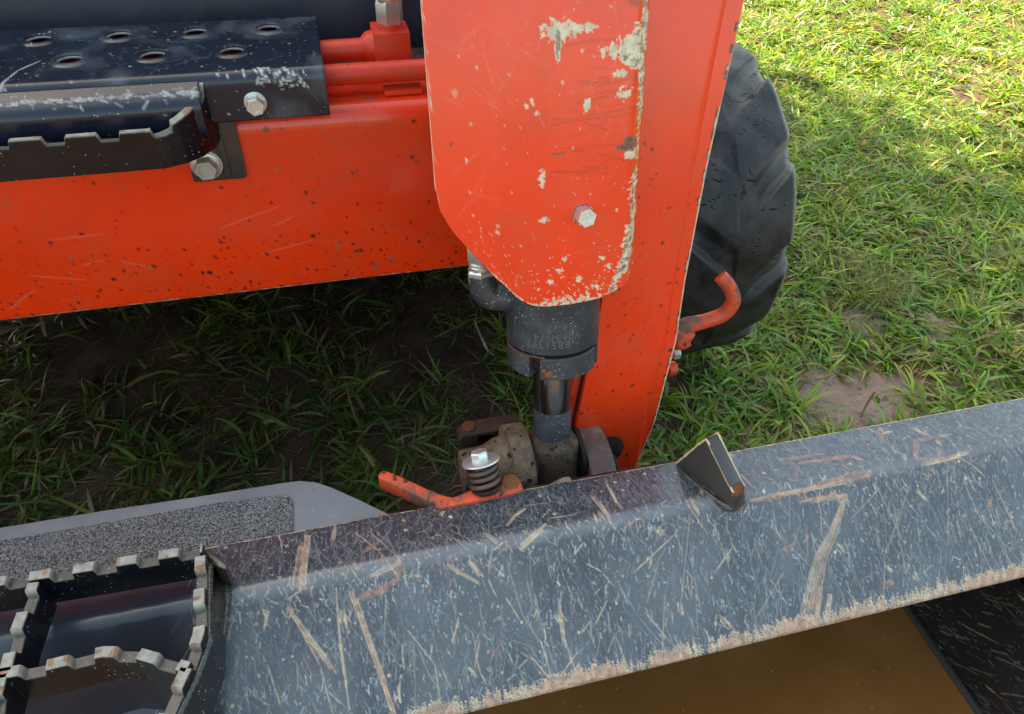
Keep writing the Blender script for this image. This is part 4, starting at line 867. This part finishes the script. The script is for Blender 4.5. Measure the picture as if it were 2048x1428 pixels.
S_([(1830, 883), (1905, 869)], 7, 1, .85); S_([(1830, 885), (1834, 915), (1845, 928)], 10, 1, .8); S_([(1845, 928), (1940, 905)], 9, 0, .9); S_([(1876, 895), (1880, 918)], 8, 1, .8); S_([(1850, 925), (1935, 908)], 5, 1, .7)
S_([(1756, 862), (1768, 880)], 12, 1, .8); S_([(1765, 868), (1785, 862)], 8, 0); S_([(1483, 936), (1505, 958)], 5, 1, .9)
S_([(1612, 1050), (1616, 1110)], 5, 1, .9); S_([(1565, 1100), (1585, 1095)], 9, 1, .9); S_([(1755, 975), (1810, 1090)], 3, 0); S_([(1820, 970), (1770, 1110), (1768, 1200)], 3, 0); S_([(1985, 960), (2035, 1065)], 4, 0); S_([(1525, 1220), (1533, 1240)], 4, 1, .9)
S_([(1430, 1145), (1465, 1095)], 5, 0); S_([(1700, 1040), (1760, 975)], 3, 0)
# edges rubbed bare
II = (np.arange(cb.n)*RB)[:, None]; JJ = (np.arange(cb.m)*RB)[None]
e1 = fbm((cb.n, cb.m), (520, 7), 103, 3); e2 = fbm((cb.n, cb.m), (60, 6), 104, 4); e3 = cb.fine
e4 = fbm((cb.n, cb.m), (40, 5), 109, 5)
low = sst(sC-.034, sC-.004, JJ)*sst(sC+.018, sC+.008, JJ)
mk = (low*(.58+.62*e2)+e1*.85+.35*(e3-.5) > 1.12); cb.a[..., 0] = np.maximum(cb.a[..., 0], mk*(.35+.55*e3))
cb.a[..., 1] = np.maximum(cb.a[..., 1], ((low*(.4+1.2*e2) + e1*.6 > 1.22) & (e3 > .3))*.8)
top_ = np.exp(-((JJ-sA)/.0035)**2); mk = top_*(.4+1.1*e2)+e1*.5 > .98; cb.a[..., 0] = np.maximum(cb.a[..., 0], mk*.9)
cb.a[..., 1] = np.maximum(cb.a[..., 1], ((top_*(.2+1.1*e2)+e1*.5 > 1.12))*.6)
fold = np.exp(-((JJ-sB-.004)/.010)**2); VM = sst(.30, .36, II); cb.a[..., 2] = np.maximum(cb.a[..., 2], fold*.22*(.5+e2)*VM)
cb.a[..., 2] = np.maximum(cb.a[..., 2], sst(sB, sB+.018, JJ)*(.05+.08*sst(.3, .7, e4))*VM)
xs = XB0+np.arange(cb.n)*RB; mm = min(cb.m, len(pr)); P = np.zeros((cb.n, mm, 3)); P[..., 0] = xs[:, None]; P[..., 1] = pr[None, :mm, 0]; P[..., 2] = pr[None, :mm, 1]
dent = .0012*(fbm((cb.n, mm), (14, 3), 105, 3)-.5); P += dent[..., None]*np.array([0, -.6, .8])
Pa = P[:1].copy(); Pa[..., 0] = -1.0; Pb = P[-1:].copy(); Pb[..., 0] = 1.75
rail = grid('top_rail', np.concatenate([Pa, P, Pb]), M_BEAM, BK, np.concatenate([cb.a[:1, :mm]*0, cb.a[:, :mm], cb.a[-1:, :mm]*0]), flip=False)
# lug
q0 = hplane(1350, 926, Bp, Tn); q1 = hz(1468, 1024, zR); dl = (q1-q0)/np.linalg.norm(q1-q0); nl = np.array([-dl[1], dl[0], 0])
def lp(u, v, o=0): return hplane(u, v, q0+nl*o, nl)
lpts = [lp(1350, 928), lp(1402, 884), lp(1412, 881), lp(1456, 970), lp(1466, 985), lp(1468, 1024), lp(1420, 990)-np.array([0, 0, .004])]
cgl = Canvas(.12, .08, .0009, 121)
lug = extrude_poly('rail_lug', lpts, nl*.019, M_BLACK, BK, .0028)
M_EDGE = painted('bare_rubbed_edge', (.62, .48, .3), .6, wear=False, dust=.8, dustcol=(.4, .2, .12), bump=.6, orange_peel=1)
fe = [lp(1402, 884, .0174), lp(1412, 881, .0174), lp(1456, 970, .0174), lp(1466, 985, .0174)]
extrude_poly('lug_front_face', [lp(1416, 889, -.0001)+dl*.0014, lp(1457, 972, -.0001)+dl*.0014, lp(1457, 972, -.0001)+dl*.0014+nl*.0165, lp(1416, 889, -.0001)+dl*.0014+nl*.0165], dl*.0008, M_BEAM, lug, .0003)
for pts_ in ([(1350, 928), (1402, 884), (1412, 881)], [(1412, 881), (1456, 970), (1466, 986)]):
    for o_ in (.001, .018): sweep('lug_worn_edge', [lp(*p, 0)+nl*o_+dl*.0004 for p in pts_], .0013, M_EDGE, lug, 7, 12, .35)
lathe('lug_rust_corner', lp(1463, 990, 0)+nl*.0085-dl*.003, dl, [(.0085, 0), (.0085, .004), (.006, .006), (0, .0065)], M_RUST, lug, 14)
sweep('lug_weld', [q0-nl*.003+dl*.01, q0-nl*.004+dl*.03, q0+(q1-q0)*.6-nl*.004, q1-nl*.001-dl*.010, q1+nl*.006-dl*.004, q1+nl*.016-dl*.005], [.002, .003, .0035, .004, .004, .003], M_WELD, lug, 10, 8, .14)
# ---- toothed step frame
zg = zR+.052
def gp(*p): return [hz(a, b, zg)[:2] for a, b in p]
BH = .042
def bar(pts, s0, h=BH, rad=.006, th_=.0095, du=.5, pitch=.036, parent=BK): return serrated('grating_bar', fillet(gp(*pts), rad, 6), zg, h, th_, M_TOOTH, parent, pitch=pitch, duty=du, notch=.009, s0=s0)
bar(((-190, 1194), (0, 1161), (210, 1127), (404, 1095)), .012)
rb = bar(((400, 1112), (397, 1200), (398, 1262), (372, 1335), (345, 1390), (300, 1490)), .004, h=.078, rad=.03)
bar(((66, 1165), (30, 1262), (8, 1345), (-40, 1420)), .01)
bar(((-150, 1372), (-20, 1350), (90, 1330), (205, 1302), (270, 1304), (375, 1334)), .022, rad=.02)
bar(((2, 1346), (-12, 1400), (-20, 1480)), .0)
rz = fillet(gp((-150, 1376), (-20, 1354), (90, 1334), (205, 1306), (270, 1308), (372, 1338)), .02, 6)
rs = serrated('step_riser', rz, zg-BH+.004, .16, .004, M_NAVY_P, BK, notch=.0001, s0=.5)
# side cheek of the step, welded to the rail
cheek_line = gp((411, 1112), (409, 1205), (410, 1270), (384, 1340), (357, 1395), (315, 1490)); cl = fillet(cheek_line, .03, 6)
wp = [hplane(*p, Bp, Tn) for p in ((430, 1118), (440, 1145), (452, 1172))]+[hplane(*p, Bp, nB)+nB*.001 for p in ((452, 1200), (447, 1240), (440, 1290), (420, 1350), (402, 1400), (385, 1450))]
def even(p, n): p, t = resample(np.asarray(p, float), .002); k = np.linspace(0, t[-1], n); return np.stack([np.interp(k, t, p[:, i]) for i in range(p.shape[1])], 1)
n = 40; e0 = even(cl, n); e1_ = even(wp, n); V = []
for i in range(n):
    a_ = np.array([e0[i, 0]+.001, e0[i, 1], zg-.012]); b_ = e1_[i]
    for f in (0, .35, .7, 1): V.append(a_*(1-f)+b_*f+np.array([-.006, 0, -.004])*sin(pi*f))
ck = mesh('step_cheek', V, [(i*4+j, i*4+4+j, i*4+5+j, i*4+1+j) for i in range(n-1) for j in range(3)], M_WELD, BK, True)
md = ck.modifiers.new('t', 'SOLIDIFY'); md.thickness = .006; md.offset = 0
wb = sweep('weld_bead', wp, .0048, M_WELD, BK, 12, 9, .16)
extrude_poly('step_tab', [hz(*p, zR+.03) for p in ((408, 1096), (425, 1100), (455, 1128), (452, 1140), (428, 1130))], (0, 0, -.03), M_BLACK, BK, .002)
# ---- bucket walls
zW = .33
pw = hz(1812, 1218, zW); xS = pw[0]
box('back_wall', (-1.0, pw[1]+.03, .08), (xS+.02, pw[1]+.045, Cz-.005), M_SIDE, BK, .003)
cS = Canvas(1.1, .5, .0016, 111); r = np.random.default_rng(14)
cS.scatter(1700, (0, 1.1), (0, .5), (.006, .05), (.75, .25), (.0008, .0016), (.2, .8), 2, r); cS.scatter(150, (0, 1.1), (0, .5), (.008, .05), (.75, .3), (.001, .002), (.4, .9), 0, r); cS.spots(500, (0, 1.1), (0, .5), (.0005, .0016), (.3, .8), 2, r)
yy = pw[1]+.04-np.arange(cS.n)*.0016; zz = zW-.12+np.arange(cS.m)*.0016; P = np.zeros((cS.n, cS.m, 3)); P[..., 0] = xS+.004; P[..., 1] = yy[:, None]; P[..., 2] = np.minimum(zz, Cz-.03)[None]
grid('side_wall', P, M_SIDE, BK, cS.a, solid=.012)
box('side_wall_edge', (xS-.004, pw[1]-1.0, zW-.12), (xS+.0035, pw[1]+.03, zW+.008), M_SIDE, BK, .002)
box('bucket_floor', (-1.0, -.7, .07), (xS+.02, pw[1]+.03, .085), M_SIDE, BK, .003)
gw = np.meshgrid(np.linspace(-.99, xS-.0045, 40), np.linspace(-.65, pw[1]+.029, 40), indexing='ij')
wt = grid('muddy_water', np.stack([gw[0], gw[1], np.full_like(gw[0], zW)], -1), M_WATER); tag(wt, kind='structure')

# ================================================================== unseen tree added to shade the loader
TC = np.array([.15, 1.65, 0])+SD*(5.2/SD[2]); TR = thing('added_shade_tree', (TC[0], TC[1]+.3, 0), 'unseen leafy tree added behind the loader to cast shade over it', 'tree')
sweep('trunk', [(TC[0], TC[1]+.3, -.1), (TC[0]+.05, TC[1]+.3, 1.5), (TC[0]-.05, TC[1]+.2, 3.2), (TC[0], TC[1]+.1, 5.5)], [.26, .2, .16, .05], M_BARK, TR, 12)
r = np.random.default_rng(17)
for k in range(7):
    a = k*.9; sweep('limb', [(TC[0], TC[1]+.2, 2.8+.2*k), (TC[0]+.9*cos(a), TC[1]+.9*sin(a), 3.9+.2*k), (TC[0]+1.9*cos(a), TC[1]+1.9*sin(a), 4.8+.12*k)], [.09, .06, .02], M_BARK, TR, 8)
nL = 26000; d = r.normal(0, 1, (nL, 3)); d /= np.linalg.norm(d, axis=1)[:, None]; rad = r.random(nL)**.33
lob = 1+.12*np.sin(5*np.arctan2(d[:, 1], d[:, 0])+2)+.1*np.sin(7*d[:, 2]+3*d[:, 0])
c = TC+d*rad[:, None]*lob[:, None]*np.array([2.55, 2.55, 1.5]); a = frame_rand = r.normal(0, 1, (nL, 3)); a /= np.linalg.norm(a, axis=1)[:, None]
b = np.cross(a, r.normal(0, 1, (nL, 3))); b /= np.linalg.norm(b, axis=1)[:, None]; L_ = r.uniform(.05, .10, (nL, 1))
V = np.stack([c-a*L_, c+b*L_*.5, c+a*L_, c-b*L_*.5], 1).reshape(-1, 3)
fast_mesh('crown', V, np.arange(nL*4), np.arange(nL)*4, np.full(nL, 4), M_LEAF, TR, False)
